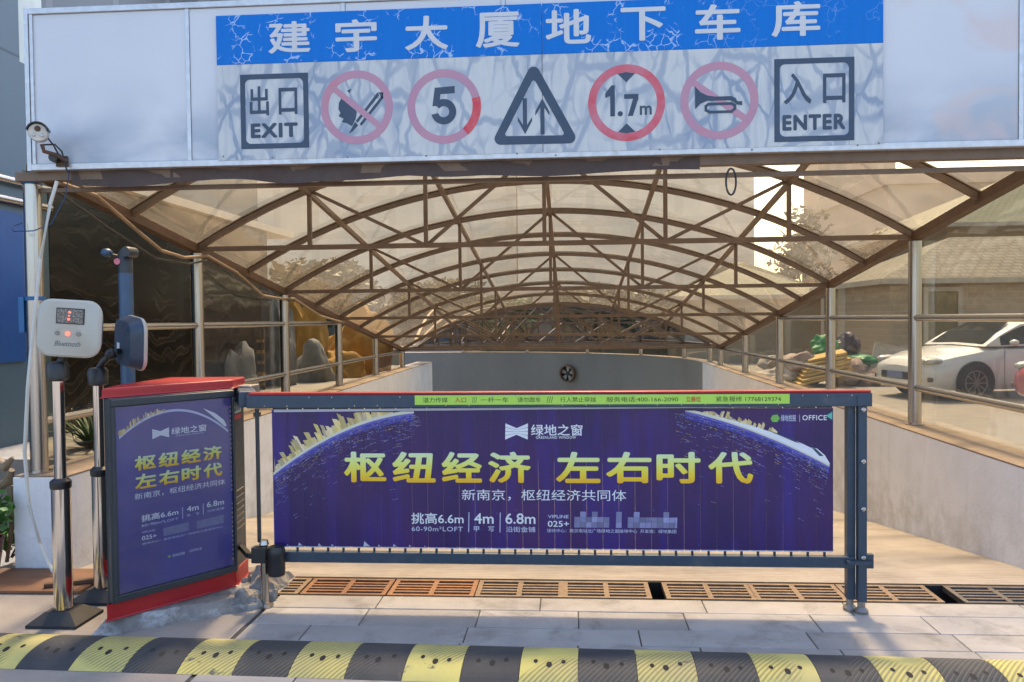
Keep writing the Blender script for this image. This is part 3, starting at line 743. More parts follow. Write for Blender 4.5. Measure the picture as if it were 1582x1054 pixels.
for i, (u, v) in enumerate(((344, 243), (424, 244), (545, 242), (670, 239), (812, 234), (872, 236), (1031, 226), (1170, 225), (1326, 217), (1357, 214))):
    bm = nb(); x, z = A(u, v); lathe(bm, [(.0055, 0), (.004, -.004)], (x, SB - .002, z), 10, 'Y'); obj('screw', bm, 'steel_dull', sg)

# security camera on the fascia's corner
cm = thing('security_camera', 'white bullet security camera on a rusty bracket at the fascia corner', 'camera', (-3.03, 4.70, 2.46))
cc = Vector((-3.03, 4.5, 2.60))
CR = Matrix.Rotation(R(30), 3, 'Z') @ Matrix.Rotation(R(8), 3, 'X')
def turn(bm): bmesh.ops.rotate(bm, verts=bm.verts, cent=cc, matrix=CR); return bm
bm = nb(); lathe(bm, [(.047, 0), (.052, .012), (.052, .14), (.042, .15)], cc, 24, 'Y'); body = obj('camera_body', turn(bm), 'white_plastic', cm, smooth=True)
bm = nb()
for i in range(13):
    pass
P = []
for i in range(15):
    a = R(10 + 160*i/14); P.append([bm.verts.new(cc + Vector((r*math.cos(a), y, r*math.sin(a)))) for r, y in ((.0535, -.02), (.06, -.02), (.06, .14), (.0535, .14))])
for A_, B_ in zip(P, P[1:]):
    for j in range(4): bm.faces.new((A_[j], A_[(j + 1) % 4], B_[(j + 1) % 4], B_[j]))
bm.faces.new(P[0]); bm.faces.new(P[-1]); obj('sun_hood', turn(bm), 'navy_dark', cm, smooth=True)
for dx, dz, r, mt in ((0, .02, .016, 'frame_rust'), (-.022, -.015, .012, 'lamp'), (.022, -.015, .012, 'lamp')):
    bm = nb(); lathe(bm, [(r, 0), (r, -.004), (r*.6, -.006)], cc + Vector((dx, 0, dz)), 16, 'Y'); obj('lens', turn(bm), mt, body)
bm = nb(); tube(bm, [cc + Vector((-.03, .08, -.05)), cc + Vector((-.025, .09, -.09)), (-3.02, 4.64, 2.5), (-2.98, 4.69, 2.47)], .012, 10)
box(bm, -3.05, -2.98, 4.69, 4.704, 2.44, 2.5); obj('bracket', bm, 'frame_rust', cm)
bm = nb(); lathe(bm, [(.028, 0), (.03, .02), (.03, .045)], (-3.045, 4.655, 2.49), 16, 'Y'); obj('junction', bm, 'black', cm)
for q in ([(-3.12, 4.62, 2.66), (-3.06, 4.6, 2.62), (-3.02, 4.63, 2.55), (-3.0, 4.68, 2.46)], [(-3.07, 4.6, 2.55), (-3.02, 4.64, 2.56), (-2.99, 4.66, 2.52), (-2.985, 4.68, 2.44), (-2.97, 4.68, 2.4)]):
    bm = nb(); tube(bm, q, .005, 8); obj('cable', bm, 'black', cm, smooth=True)

# ================================================================ BARRIER ARM (fence of printed strips)
def B(u, v): return (-1.56 + (u - 424)*.003337 - (v - 634)*.0001, 1.032 - (v - 634)*.003446)
BY = 4.2
arm = thing('folding_barrier', 'navy barrier fence filled with purple printed strips across the ramp mouth', 'barrier', (1.45, BY, 0))
bm = nb(); box(bm, -1.7, 1.5, 4.165, 4.235, 1.046, 1.114); boom = obj('boom', bm, 'navy', arm, bev=.004)
bm = nb(); box(bm, -1.69, 1.495, 4.17, 4.23, 1.115, 1.127); obj('red_strip', bm, 'red', boom, bev=.003)
rng = random.Random(3)
for i in range(26):
    x = -1.6 + i*.12
    if x > 1.45: break
    bm = nb(); lathe(bm, [(.004, 0), (.003, -.002)], (x, 4.1645, rng.choice((1.058, 1.103))), 8, 'Y'); obj('rivet', bm, 'steel', boom)
bm = nb(); box(bm, -1.555, 1.42, 4.182, 4.222, .228, .284); low = obj('lower_bar', bm, 'navy', arm, bev=.003)
NS = 35; sx0, sx1 = -1.573, 1.318; sw = (sx1 - sx0)/NS
for i in range(NS):
    bm = nb(); a = sx0 + i*sw + .0003; b = sx0 + (i + 1)*sw - .0003
    for zc0, zc1, off in ((.312, 1.036, 0),):
        P = []
        for j in range(7):
            t = j/6; x = a + (b - a)*t; y = 4.1935 - .0022*(1 - (2*t - 1)**2) + .0006*math.sin(i*2.1)
            P.append([bm.verts.new((x, y, zc0 + .004*math.sin(i*1.7)*0)), bm.verts.new((x, y, zc1)), bm.verts.new((x, y + .003, zc1)), bm.verts.new((x, y + .003, zc0))])
        for A_, B_ in zip(P, P[1:]):
            for q in range(4): bm.faces.new((A_[q], A_[(q + 1) % 4], B_[(q + 1) % 4], B_[q]))
        bm.faces.new(P[0]); bm.faces.new(P[-1])
    xm = (a + b)/2
    box(bm, a + .004, b - .004, 4.197, 4.205, 1.0365, 1.0459, 1)
    box(bm, xm - .006, xm + .006, 4.198, 4.204, .2845, .3119, 1); box(bm, a + .002, b - .002, 4.1925, 4.198, .306, .3118, 2)
    obj('strip', bm, ['banner', 'navy_dark', 'film'], arm)
BP = Plane((0, 4.1905, 0), (1, 0, 0), (0, -1, 0))
def bt(s, u0, v0, u1, v1, mat, bold=0., space=1., shear=0., name='lettering', par=None):
    x0, z1 = B(u0, v0); x1, z0 = B(u1, v1)
    return obj(name, text_bm(s, BP, x0, z0, x1, z1, .0008, bold, space, shear), mat, par or arm)
# top frame strip of the printed field
bm = nb(); poly(bm, BP, [B(424, 636.5), B(1285, 630.5), B(1285, 628.5), B(424, 632.5)], 0, .001); obj('white_edge', bm, 'film', arm)
# planet edge with towers
def arc_v(u):  # upper edge of the printed planet
    return 636 + .00153*(675 - u)**2 if u < 760 else 616 + .00069*(u - 900)**2
def arc_n(u):
    d = -2*.00153*(675 - u) if u < 760 else 2*.00069*(u - 900); L = math.hypot(1, d); return (d/L, -1/L)   # outward (up) in picture axes
bm = nb(); us = list(range(424, 650, 7))
def band(bm, us, w0, w1, d):
    for a, b in zip(us, us[1:]):
        qa, qb = arc_n(a), arc_n(b)
        t0 = [(u, max(arc_v(u) + q[1]*wd, 636)) for u, q, wd in ((a, qa, w1(a)), (b, qb, w1(b)), (b, qb, w0(b)), (a, qa, w0(a)))]
        poly(bm, BP, [B(*p) for p in t0], 0, d)
ur = list(range(1066, 1286, 7))
band(bm, us, lambda u: -1.5, lambda u: 3.5, .0010); obj('planet_rim', bm, 'glow_print', arm)
bm = nb(); band(bm, ur, lambda u: -1.5, lambda u: 3, .0010); obj('planet_rim', bm, 'glow_print', arm)
for q in (us, ur):
    for w0_, w1_, mt in ((-13, -5, 'glow_blue'), (-4.8, -1.6, 'glow_violet')):
        bm = nb(); band(bm, q, lambda u: w0_, lambda u: w1_, .0004); obj('planet_glow', bm, mt, arm)
rng = random.Random(11)
for k_, (ua, ub) in enumerate(((426, 660), (1066, 1200))):
    u = ua; bm = nb()
    while u < ub:
        wd = rng.uniform(3, 7); h = rng.choice((8, 11, 14, 18, 26))*rng.uniform(.8, 1.2)*(1.15 if k_ == 0 else .65); q = arc_n(u); t = (-q[1], q[0])
        b0 = (u, arc_v(u)); pts = [(b0[0] - t[0]*wd/2, b0[1] - t[1]*wd/2), (b0[0] + t[0]*wd/2, b0[1] + t[1]*wd/2)]
        top = [(p[0] + q[0]*h*(1 if i else .8), p[1] + q[1]*h*(1 if i else .85)) for i, p in enumerate(reversed(pts))]
        top = [(min(max(p[0], 426), 1283), max(p[1], 637)) for p in top]
        pts = [(min(max(p[0], 426), 1283), max(p[1], 638)) for p in pts]
        if arc_v(u) > 641: poly(bm, BP, [B(*p) for p in pts + top], 0, .0006 + .0003*rng.random())
        u += wd*rng.uniform(.4, .8)
    obj('printed_skyline', bm, 'gold_tower', arm)
bm = nb(); bm2 = nb()
for i in range(1100):
    left = rng.random() < .55
    u = 426 + (230*rng.random()**1.3) if left else 1283 - 230*rng.random()**1.3
    v = arc_v(u) + 4 + rng.expovariate(1/17.)
    if v > 800 or v < 640: continue
    q = arc_n(u); t = (-q[1], q[0]); L = rng.uniform(.8, 4.5); wd = rng.uniform(.4, 1.1)
    if not (427 < u - t[0]*L and u + t[0]*L < 1282): continue
    tgt = bm if rng.random() < .82 else bm2
    poly(tgt, BP, [B(u - t[0]*L, v - t[1]*L), B(u - t[0]*L - q[0]*wd, v - t[1]*L - q[1]*wd), B(u + t[0]*L, v + t[1]*L), B(u + t[0]*L + q[0]*wd*.2, v + t[1]*L - q[1]*wd)], 0, .0006)
obj('printed_city_lights', bm, 'spark_print', arm); obj('printed_gold_lights', bm2, 'spark_gold', arm)
bm = nb(); poly(bm, BP, [B(*p) for p in [(u, arc_v(u) - 2 - 10*min(1, (u - 1110)/130.)) for u in range(1110, 1256, 12)] + [(1264, 692), (1276, 702), (1284, 715)] + [(u, arc_v(u) - 1.) for u in range(1276, 1110, -12)]], 0, .0016); tr_ = obj('printed_train', bm, 'print_white', arm)
bm = nb(); poly(bm, BP, [B(*p) for p in ((1256, 691), (1262, 692), (1274, 703), (1268, 703))], .0016, .0022); poly(bm, BP, [B(*p) for p in ((1185, 663), (1225, 677), (1240, 685), (1230, 682))], .0016, .0022); obj('train_window', bm, 'print_navy', tr_)
# logo
def bowtie(pl, f, par, uc, vc, hw, hh, mat='print_white'):
    bm = nb()
    for k_ in range(4):
        t0, t1 = k_/4 + .012, (k_ + 1)/4 - .012
        for sgn in (-1, 1):
            e0, e1 = vc - hh + 2*hh*t0, vc - hh + 2*hh*t1; m0, m1 = vc - hh*.4 + .8*hh*t0, vc - hh*.4 + .8*hh*t1
            poly(bm, pl, [f(uc + sgn*hw, e0), f(uc + sgn*hw, e1), f(uc, m1), f(uc, m0)], 0, .0012)
    return obj('bow_tie_logo', bm, mat, par)
bowtie(BP, B, arm, 809, 666.5, 17.5, 12.5)
bt('绿地之窗', 831, 656, 911, 673, 'print_white', .012); bt('GREENLAND WINDOW', 839, 673.5, 901, 677.5, 'print_white', .01, 1.1)
GZ0, GZ1 = B(0, 744)[1], B(0, 698)[1]
M['gold'] = mk_gold('gold_gradient_print', GZ0, GZ1)
for ch, u0, u1 in (('枢', 537, 606), ('纽', 614, 684), ('经', 692, 757), ('济', 765, 833), ('左', 870, 940), ('右', 947, 1018), ('时', 1024, 1092), ('代', 1102, 1171)):
    bt(ch, u0, 697, u1, 744, 'gold', .03, name='headline_character')
bt('新南京，枢纽经济共同体', 725, 754, 980, 771, 'print_white', .0)
bt('挑高6.6m', 646, 790, 729, 807, 'print_white', .012); bt('60-90m²LOFT', 647, 811, 728, 818, 'print_pale', .004, 1.1)
bt('4m', 745, 790, 776, 806, 'print_white', .012); bt('甲    写', 745, 810, 777, 818, 'print_pale', .004)
bt('6.8m', 794, 790, 841, 806, 'print_white', .012); bt('沿街金铺', 795, 810, 841, 818.5, 'print_pale', .004)
for u in (737, 786):
    bm = nb(); poly(bm, BP, [B(u - .6, 789), B(u + .6, 789), B(u + .6, 819), B(u - .6, 819)], 0, .001); obj('divider', bm, 'print_pale', arm)
bt('VIPLINE', 860, 792, 892, 797, 'print_pale', .01); bt('025+', 860, 801, 893, 810, 'print_white', .01)
bt('接待中心：南京南站北广场绿地之窗接待中心  开发商：绿地集团', 859, 813, 1057, 818.5, 'print_pale', .0)
rng = random.Random(8)
for u0, u1 in ((901, 956), (965, 974), (983, 1058)):
    u = u0; bm = nb()
    while u < u1 - 2:
        for v in (787, 795, 803):
            if v == 787 and rng.random() < .5: continue
            poly(bm, BP, [B(u, v), B(min(u + 8.6, u1), v), B(min(u + 8.6, u1), v + 7.8), B(u, v + 7.8)], 0, .0008)
        u += 9
    obj('blurred_number', bm, 'print_dim', arm)
bm = nb(); poly(bm, BP, [B(*p) for p in ((1194, 648), (1197, 643), (1204, 642), (1208, 648), (1204, 653), (1197, 653))], 0, .001); obj('printed_badge', bm, 'green_print', arm)
bt('绿地控股', 1209, 642.5, 1232, 652, 'print_pale', .012); bt('|', 1236.5, 642, 1237.5, 653, 'print_pale'); bt('OFFICE', 1241, 643, 1277, 650.5, 'print_white', .015, 1.1)
bm = nb(); poly(bm, BP, [B(*p) for p in ((1276, 644), (1285, 638), (1285, 650))], 0, .001); obj('printed_badge', bm, 'teal_print', arm)
rng = random.Random(4)
for u, h in ((447, 3), (466, 6), (498, 5), (519, 4), (571, 9), (594, 4), (618, 5), (643, 4), (667, 3), (718, 2), (742, 2)):
    bm = nb(); poly(bm, BP, [B(u, 843), B(u + .8, 843 - h), B(u + h*1.1, 842), B(u + h*.5, 841)], 0, .003); obj('peeled_film', bm, 'film', arm)
# lime sticker on the boom
LP = Plane((0, 4.164, 0), (1, 0, 0), (0, -1, 0))
bm = nb(); box(bm, -.803, 1.096, 4.1635, 4.1649, 1.062, 1.111); stk = obj('lime_sticker', bm, 'lime', boom)
def lx(u): return -.803 + (u - 643)*(1.899/574)
for s, u0, u1, mt, bo, zz in (('道力传媒', 656, 695, 'print_black', .0, 0), ('入口', 706, 724, 'print_red', .005, 0), ('///', 733, 741, 'print_black', 0, 0), ('一杆一车', 747, 790, 'print_black', 0, 0), ('请勿跟车', 804, 840, 'print_black', 0, 0), ('///', 849, 859, 'print_black', 0, 0), ('行人禁止穿越', 870, 925, 'print_black', 0, 0), ('服务电话:400-166-2090', 941, 1050, 'print_black', 0, 0), ('立展位', 1062, 1084, 'print_red', -.01, 0), ('紧急报修 17768129374', 1107, 1204, 'print_black', 0, 0)):
    hh = .013 if s != '///' else .016
    obj('sticker_lettering', text_bm(s, LP, lx(u0), 1.0865 - hh, lx(u1), 1.0865 + hh, .0012, bo), mt, boom)
# end post, rod and joints
bm = nb(); box(bm, 1.392, 1.432, 4.205, 4.255, .06, 1.045); post = obj('end_post', bm, 'navy', arm, bev=.003)
bm = nb(); box(bm, 1.434, 1.476, 4.17, 4.21, .06, 1.1); box(bm, 1.425, 1.485, 4.16, 4.163, 1.05, 1.1); obj('end_post', bm, 'navy', arm, bev=.003)
for z in (1.03, .77, .53, .285):
    bm = nb(); lathe(bm, [(.012, 0), (.012, -.006), (.006, -.011)], (1.457, 4.17, z), 12, 'Y'); obj('bolt', bm, 'steel', post)
bm = nb(); box(bm, 1.375, 1.5, 4.16, 4.2, .25, .27); box(bm, 1.47, 1.51, 4.175, 4.205, .23, .3); obj('lower_joint', bm, 'navy', post)
for x, y in ((1.412, 4.23), (1.455, 4.19)):
    bm = nb(); tube(bm, [(x, y, .02), (x, y, .07)], .019, 12); lathe(bm, [(.034, .001), (.034, .014), (.02, .03)], (x, y, 0), 14); obj('foot', bm, 'steel_dull', arm, smooth=True)
bm = nb(); tube(bm, [(-1.655, 4.2, .33), (-1.655, 4.2, 1.04)], .011, 10); lathe(bm, [(.02, 0), (.02, .02)], (-1.655, 4.2, 1.0), 10); obj('swing_rod', bm, 'navy_dark', arm)
bm = nb(); bar(bm, (-1.56, 4.2, .253), (-1.72, 4.215, .253), .028, .028); bar(bm, (-1.72, 4.215, .253), (-1.845, 4.4, .253), .026, .026); obj('lower_link', bm, 'black', low)

# motor post beside the cabinet
mp = thing('support_post', 'short steel support post with black motor can beside the cabinet', 'post', (-1.615, 4.16, 0))
bm = nb(); tube(bm, [(-1.615, 4.16, 0), (-1.615, 4.16, .32)], .02, 14); lathe(bm, [(.02, .32), (.026, .33), (.02, .352)], (-1.615, 4.16, 0), 14); lathe(bm, [(.045, 0.0005), (.045, .008)], (-1.615, 4.16, 0), 16)
obj('post_tube', bm, 'steel', mp, smooth=True)
bm = nb(); box(bm, -1.675, -1.597, 4.13, 4.182, .235, .318); obj('clamp', bm, 'black', mp, bev=.004)
bm = nb(); lathe(bm, [(.03, .165), (.043, .172), (.045, .2), (.045, .27), (.047, .275), (.047, .3), (.04, .322), (.02, .328)], (-1.546, 4.15, 0), 22); obj('motor_can', bm, 'black', mp, smooth=True)

# ================================================================ CABINET
PA, PB, PC = Vector((-2.222, 3.735, 0)), Vector((-1.828, 4.272, 0)), Vector((-1.848, 4.495, 0))
PD = Vector((-2.275, 4.495, 0)); PE = Vector((-2.275, 3.95, 0))
CZ0, CZ1 = .07, 1.19
cab = thing('barrier_cabinet', 'red and dark slate barrier cabinet with a pale purple poster door', 'cabinet', ((PA.x + PC.x)/2, (PA.y + PC.y)/2, CZ0))
foot = [PA, PB, PC, PD, PE]
def prism(bm, pts, z0, z1, grow=0):
    c = sum(pts, Vector())/len(pts); q = [p + (p - c).normalized()*grow for p in pts]
    lo = [bm.verts.new((p.x, p.y, z0)) for p in q]; hi = [bm.verts.new((p.x, p.y, z1)) for p in q]
    n = len(q); bm.faces.new(lo); bm.faces.new(hi)
    for i in range(n): bm.faces.new((lo[i], lo[(i + 1) % n], hi[(i + 1) % n], hi[i]))
    return bm
bm = nb(); prism(bm, foot, CZ0 + .085, CZ1 - .046); cbody = obj('body', bm, 'navy_dark', cab, bev=.004)
bm = nb(); prism(bm, foot, CZ0, CZ0 + .084, .012); obj('base_skirt', bm, 'red', cab, bev=.006)
bm = nb(); prism(bm, foot, CZ1 - .045, CZ1, .012); obj('lid', bm, 'red', cab, bev=.008)
rv = (PB - PA).normalized(); nv = Vector((rv.y, -rv.x, 0)); FWD = (PB - PA).length
CP = Plane((PA.x, PA.y, 0), rv, nv)
# door slab in front of the body
bm = nb()
def slab(bm, pl, x0, z0, x1, z1, d0, d1, mi=0):
    v = [bm.verts.new(pl.p(x, z, d)) for d in (d0, d1) for x, z in ((x0, z0), (x1, z0), (x1, z1), (x0, z1))]
    for f in ((0, 1, 2, 3), (4, 5, 6, 7), (0, 1, 5, 4), (1, 2, 6, 5), (2, 3, 7, 6), (3, 0, 4, 7)): bm.faces.new([v[i] for i in f]).material_index = mi
    return bm
dz0, dz1 = CZ0 + .088, CZ1 - .047
slab(bm, CP, .004, dz0, FWD - .004, dz1, .001, .04); door = obj('door', bm, 'navy_dark', cab, bev=.004)
fw_ = .013
bm = nb()
for x0, z0, x1, z1 in ((.012, dz0 + .006, FWD - .012, dz0 + .04), (.012, dz1 - .04, FWD - .012, dz1 - .006), (.012, dz0 + .0405, .012 + fw_ + .004, dz1 - .0405), (FWD - .012 - fw_, dz0 + .0405, FWD - .012, dz1 - .0405)):
    slab(bm, CP, x0, z0, x1, z1, .0405, .06)
obj('door_frame', bm, 'navy_dark', cab, bev=.004)
px0, px1, pz0, pz1 = .012 + fw_ + .006, FWD - .014 - fw_, dz0 + .043, dz1 - .043
bm = nb(); slab(bm, CP, px0, pz0, px1, pz1, .0405, .046); obj('poster', bm, 'screen', cab)
QP = Plane(CP.p(0, 0, .046), rv, nv); PW, PH = px1 - px0, pz1 - pz0
def Q(a, b): return (px0 + a*PW, pz1 - b*PH)
def qt(s, a0, b0, a1, b1, mat, bold=0., space=1., name='lettering'):
    x0, z1 = Q(a0, b0); x1, z0 = Q(a1, b1); return obj(name, text_bm(s, QP, x0, z0, x1, z1, .0012, bold, space), mat, cab)
bm = nb()
def qa(a): return .045 + (a - .47)**2*.62
for i in range(40):
    a0, a1 = .03 + .94*i/40, .03 + .94*(i + 1)/40
    poly(bm, QP, [Q(a0, qa(a0) - .006), Q(a1, qa(a1) - .006), Q(a1, qa(a1) + .007), Q(a0, qa(a0) + .007)], 0, .0008)
obj('planet_rim', bm, 'print_pale', cab)
rng = random.Random(2); bm = nb(); a = .03
while a < .4:
    wd = rng.uniform(.008, .018); h = rng.uniform(.01, .045); poly(bm, QP, [Q(a, qa(a)), Q(a + wd, qa(a + wd)), Q(a + wd - .006, qa(a) - h), Q(a - .006, qa(a) - h*.8)], 0, .0006 + .0004*rng.random()); a += wd*rng.uniform(.8, 1.5)
obj('printed_skyline', bm, 'gold_tower', cab)
bm = nb(); poly(bm, QP, [Q(*p) for p in ((.74, .05), (.85, .085), (.93, .13), (.955, .165), (.94, .17), (.85, .115))], 0, .0016); obj('printed_train', bm, 'print_white', cab)
bowtie(QP, Q, cab, .365, .165, .07, .028)
qt('绿地之窗', .455, .142, .765, .182, 'print_white', .012); qt('GREENLAND WINDOW', .49, .186, .74, .194, 'print_pale')
gq0, gq1 = Q(0, .43)[1], Q(0, .28)[1]; bz = BASES[cab.name].z
M['gold_q1'] = mk_gold('gold_gradient_poster', Q(0, .355)[1] - bz, Q(0, .28)[1] - bz); M['gold_q2'] = mk_gold('gold_gradient_poster', Q(0, .455)[1] - bz, Q(0, .38)[1] - bz)
for r_, (chs, b0, b1) in enumerate((('枢纽经济', .275, .355), ('左右时代', .375, .455))):
    for i, ch in enumerate(chs):
        qt(ch, .145 + i*.195, b0, .145 + i*.195 + .175, b1, 'gold_q%d' % (r_ + 1), .03, name='headline_character')
qt('新南京，枢纽经济共同体', .14, .477, .93, .512, 'print_white')
qt('挑高6.6m', .19, .60, .5, .637, 'print_white', .012); qt('4m', .575, .598, .68, .63, 'print_white', .012); qt('6.8m', .755, .596, .915, .628, 'print_white', .012)
qt('60-90m²LOFT', .19, .65, .5, .665, 'print_pale'); qt('甲    写', .575, .645, .685, .66, 'print_pale'); qt('沿街金铺', .755, .642, .915, .657, 'print_pale')
qt('VIPLINE', .19, .69, .3, .7, 'print_pale'); qt('025+', .19, .715, .31, .738, 'print_white', .01)
qt('接待中心：南京南站北广场绿地之窗接待中心', .19, .752, .9, .764, 'print_pale')
for a0, a1 in ((.37, .59), (.66, .91)):
    bm = nb(); poly(bm, QP, [Q(a0, .695), Q(a1, .69), Q(a1, .738), Q(a0, .74)], 0, .0008); obj('blurred_number', bm, 'print_dim', cab)
for a in (.535, .72):
    bm = nb(); poly(bm, QP, [Q(a, .6), Q(a + .005, .6), Q(a + .005, .665), Q(a, .665)], 0, .0008); obj('divider', bm, 'print_pale', cab)
qt('绿地控股', .44, .852, .55, .868, 'print_pale', .01); qt('OFFICE', .59, .85, .7, .864, 'print_pale', .01)
bm = nb(); poly(bm, QP, [Q(.4, .86), Q(.415, .852), Q(.43, .86), Q(.415, .868)], 0, .001); obj('printed_badge', bm, 'green_print', cab)
bm = nb(); slab(bm, CP, px0 - .001, pz0 - .001, px1 + .001, pz1 + .001, .0535, .0555); obj('clear_cover', bm, 'cover', cab)
bm = nb()   # row of small lamps down the right edge of the poster
for i in range(34):
    z = pz0 + .03 + i*(PH - .06)/34
    if 12 < i < 15: continue
    slab(bm, CP, px1 - .008, z, px1 - .003, z + .009, .0465, .05)
obj('lamp_row', bm, pm('warm_lamp_dots', (.62, .52, .2), (.5, .4, .15), .4), cab)
# side: sticker, louvres, hub
sv = (PC - PB).normalized(); sn = Vector((sv.y, -sv.x, 0)); SD = Plane((PB.x, PB.y, 0), sv, sn)
bm = nb(); slab(bm, SD, .04, 1.0, .16, 1.09, .002, .004); stc = obj('side_sticker', bm, 'sticker_blue', cab)
obj('sticker_lettering', text_bm('317', SD, .05, 1.01, .15, 1.08, .0052, .03), 'print_navy', stc)
bm = nb(); slab(bm, SD, .04, .965, .16, .992, .002, .004); obj('side_sticker', bm, 'red', cab)
for i in range(7):
    bm = nb(); slab(bm, SD, .05, .36 + i*.035, .18, .366 + i*.035, .001, .006); obj('louvre', bm, 'steel_dull', cab)
bm = nb(); bar(bm, (-1.83, 4.46, 1.1), (-1.705, 4.2, 1.09), .09, .085); obj('arm_hub', bm, 'navy', cab, bev=.006)
bm = nb(); box(bm, -1.845, -1.75, 4.36, 4.49, 1.06, 1.15); obj('hub_cover', bm, 'steel_dull', cab, bev=.006)

# rough concrete footing under the cabinet
bm = nb()
res = bmesh.ops.create_grid(bm, x_segments=90, y_segments=80, size=1)
fp = [Vector((-2.29, 3.665)), Vector((-1.63, 4.13)), Vector((-1.62, 4.66)), Vector((-2.36, 4.62))]
for v in res['verts']:
    s, t = (v.co.x + 1)/2, (v.co.y + 1)/2
    p = fp[0].lerp(fp[1], s).lerp(fp[3].lerp(fp[2], s), t)
    p += Vector((noise.noise(Vector((s*5, t*5, 1))), noise.noise(Vector((s*5, t*5, 7)))))*.035
    e = min(s, 1 - s, t, 1 - t)
    h = min(1, e*15)
    z = (.068 if e > .07 else .068*h*(.8 + .3*noise.noise(Vector((s*9, t*9, 3))))) 
    z = min(z, .068) + ((.012*noise.noise(Vector((s*17, t*17, 5))) + .006*noise.noise(Vector((s*45, t*45, 9)))) if e < .07 else .0015*noise.noise(Vector((s*40, t*40, 2))))
    if e <= 0.001: z = -.02
    v.co = Vector((p.x, p.y, z))
tag(obj('cabinet_footing', bm, 'concrete', smooth=True), 'rough broken concrete footing under the red cabinet', 'footing')
bm = nb(); rng = random.Random(9)
rubble = [(-1.73, 4.15, .08, .085), (-1.665, 4.27, .07, .1), (-1.74, 4.36, .085, .13)]
for i, (x, y, r, h) in enumerate(rubble):
    bm = nb(); rock(bm, (x, y, .0), (r, r*.8, h), i + 3, .6, 4, -.01)
    tag(obj('concrete_lump', bm, 'concrete', smooth=True), ['flat broken concrete lump at the front edge of the cabinet footing', 'grey broken concrete lump touching the foot of the support post', 'tallest concrete lump behind the support post'][i], 'rubble', 'concrete lumps at the footing')

# ================================================================ TERMINALS ON STEEL STANDS
def stand(name, label, x, y, zc, ztop):
    t = thing(name, label, 'terminal', (x, y, 0))
    bm = nb(); lo = [(-.13, -.11), (.13, -.11), (.13, .13), (-.13, .13)]; hi = [(-.065, -.055), (.065, -.055), (.065, .065), (-.065, .065)]
    P = [[bm.verts.new((x + a, y + b, z)) for a, b in q] for q, z in ((lo, 0.001), (lo, .015), (hi, .065))]
    for A_, B_ in zip(P, P[1:]):
        for j in range(4): bm.faces.new((A_[j], A_[(j + 1) % 4], B_[(j + 1) % 4], B_[j]))
    bm.faces.new(P[0]); bm.faces.new(P[-1]); obj('stand_base', bm, 'rubber', t)
    bm = nb(); tube(bm, [(x, y, .066), (x, y, zc)], .045, 24); obj('lower_tube', bm, 'chrome', t, smooth=True)
    bm = nb(); tube(bm, [(x, y, zc + .045), (x, y, ztop)], .028, 20); obj('upper_tube', bm, 'chrome', t, smooth=True)
    bm = nb(); lathe(bm, [(.047, 0), (.05, .006), (.05, .036), (.032, .052)], (x, y, zc), 24); obj('collar', bm, 'black', t, smooth=True)
    bm = nb(); lathe(bm, [(.034, -.02), (.05, -.01), (.052, .06), (.042, .075), (.02, .078)], (x, y, ztop), 20); obj('coupling', bm, 'black', t, smooth=True)
    return t
def head(t, c, rv, nv, tilt, faced):
    pl = Plane(c, rv, nv); pl.u = (Vector((0, 0, 1))*math.cos(tilt) + Vector(rv).normalized()*math.sin(tilt)); pl.r = (Vector(rv).normalized()*math.cos(tilt) - Vector((0, 0, 1))*math.sin(tilt))
    def shell(bm, hw, hh, r, d0, d1, inset=0):
        q = rrect(-hw, -hh, hw, hh, r); q2 = rrect(-hw + inset, -hh + inset, hw - inset, hh - inset, r - inset*.5)
        lo = [bm.verts.new(pl.p(x, z, d0)) for x, z in q]; hi = [bm.verts.new(pl.p(x, z, d1)) for x, z in q2]
        n = len(q); bm.faces.new(lo); bm.faces.new(hi)
        for i in range(n): bm.faces.new((lo[i], lo[(i + 1) % n], hi[(i + 1) % n], hi[i]))
        return bm
    bm = nb(); shell(bm, .155, .142, .07, .012, .024); shell(bm, .155, .142, .07, .0241, .034, .01); fc = obj('front_shell', bm, 'cream', t, smooth=True)
    bm = nb(); shell(bm, .152, .139, .07, .0115, -.05, .02); obj('back_shell', bm, 'navy', t, smooth=True)
    if faced:
        bm = nb(); slab(bm, pl, -.058, .022, .078, .1, .0345, .037); obj('screen_bezel', bm, 'black', fc)
        bm = nb(); slab(bm, pl, -.053, .027, .073, .095, .0372, .039); obj('led_screen', bm, 'led', fc)
        for x, z in ((.008, .08), (.004, .045), (.004, .062)):
            bm = nb(); s_ = .006 if z != .062 else .0035; slab(bm, pl, x - s_, z - s_*.7, x + s_, z + s_*.7, .0392, .0398); obj('led_digit', bm, 'led_red', fc)
        for i, x in enumerate((-.05, .001, .052)):
            bm = nb(); ringp(bm, pl, (x, -.026), .0, .011, d0=.0345, d1=.039, n=20); obj('button', bm, 'led_red' if i == 1 else 'steel_dull', fc)
            obj('lettering', text_bm(('开闸', '入口', '求助')[i] if False else '- - -', pl, x - .01, -.0085, x + .01, -.0075, .0349), 'print_navy', fc)
        obj('lettering', text_bm('Bluetooth', pl, -.062, -.088, .064, -.063, .0349, .0, 1., .35), 'print_navy', fc)
    else:
        for x, z in ((-.1, .08), (.1, .08), (.1, -.08), (0, .09)):
            bm = nb(); ringp(bm, pl, (x*.9, z), 0, .006, d0=-.051, d1=-.052, n=10); obj('screw', bm, 'black', fc)
        bm = nb(); slab(bm, pl, .04, -.05, .085, -.005, -.0505, -.052); obj('rating_label', bm, 'print_white', fc)
t1 = stand('payment_terminal', 'cream rounded terminal facing the road on a steel stand', -2.56, 3.91, .675, 1.235)
head(t1, Vector((-2.468, 3.885, 1.478)), (1, .12, 0), (.12, -1, 0), R(4), True)
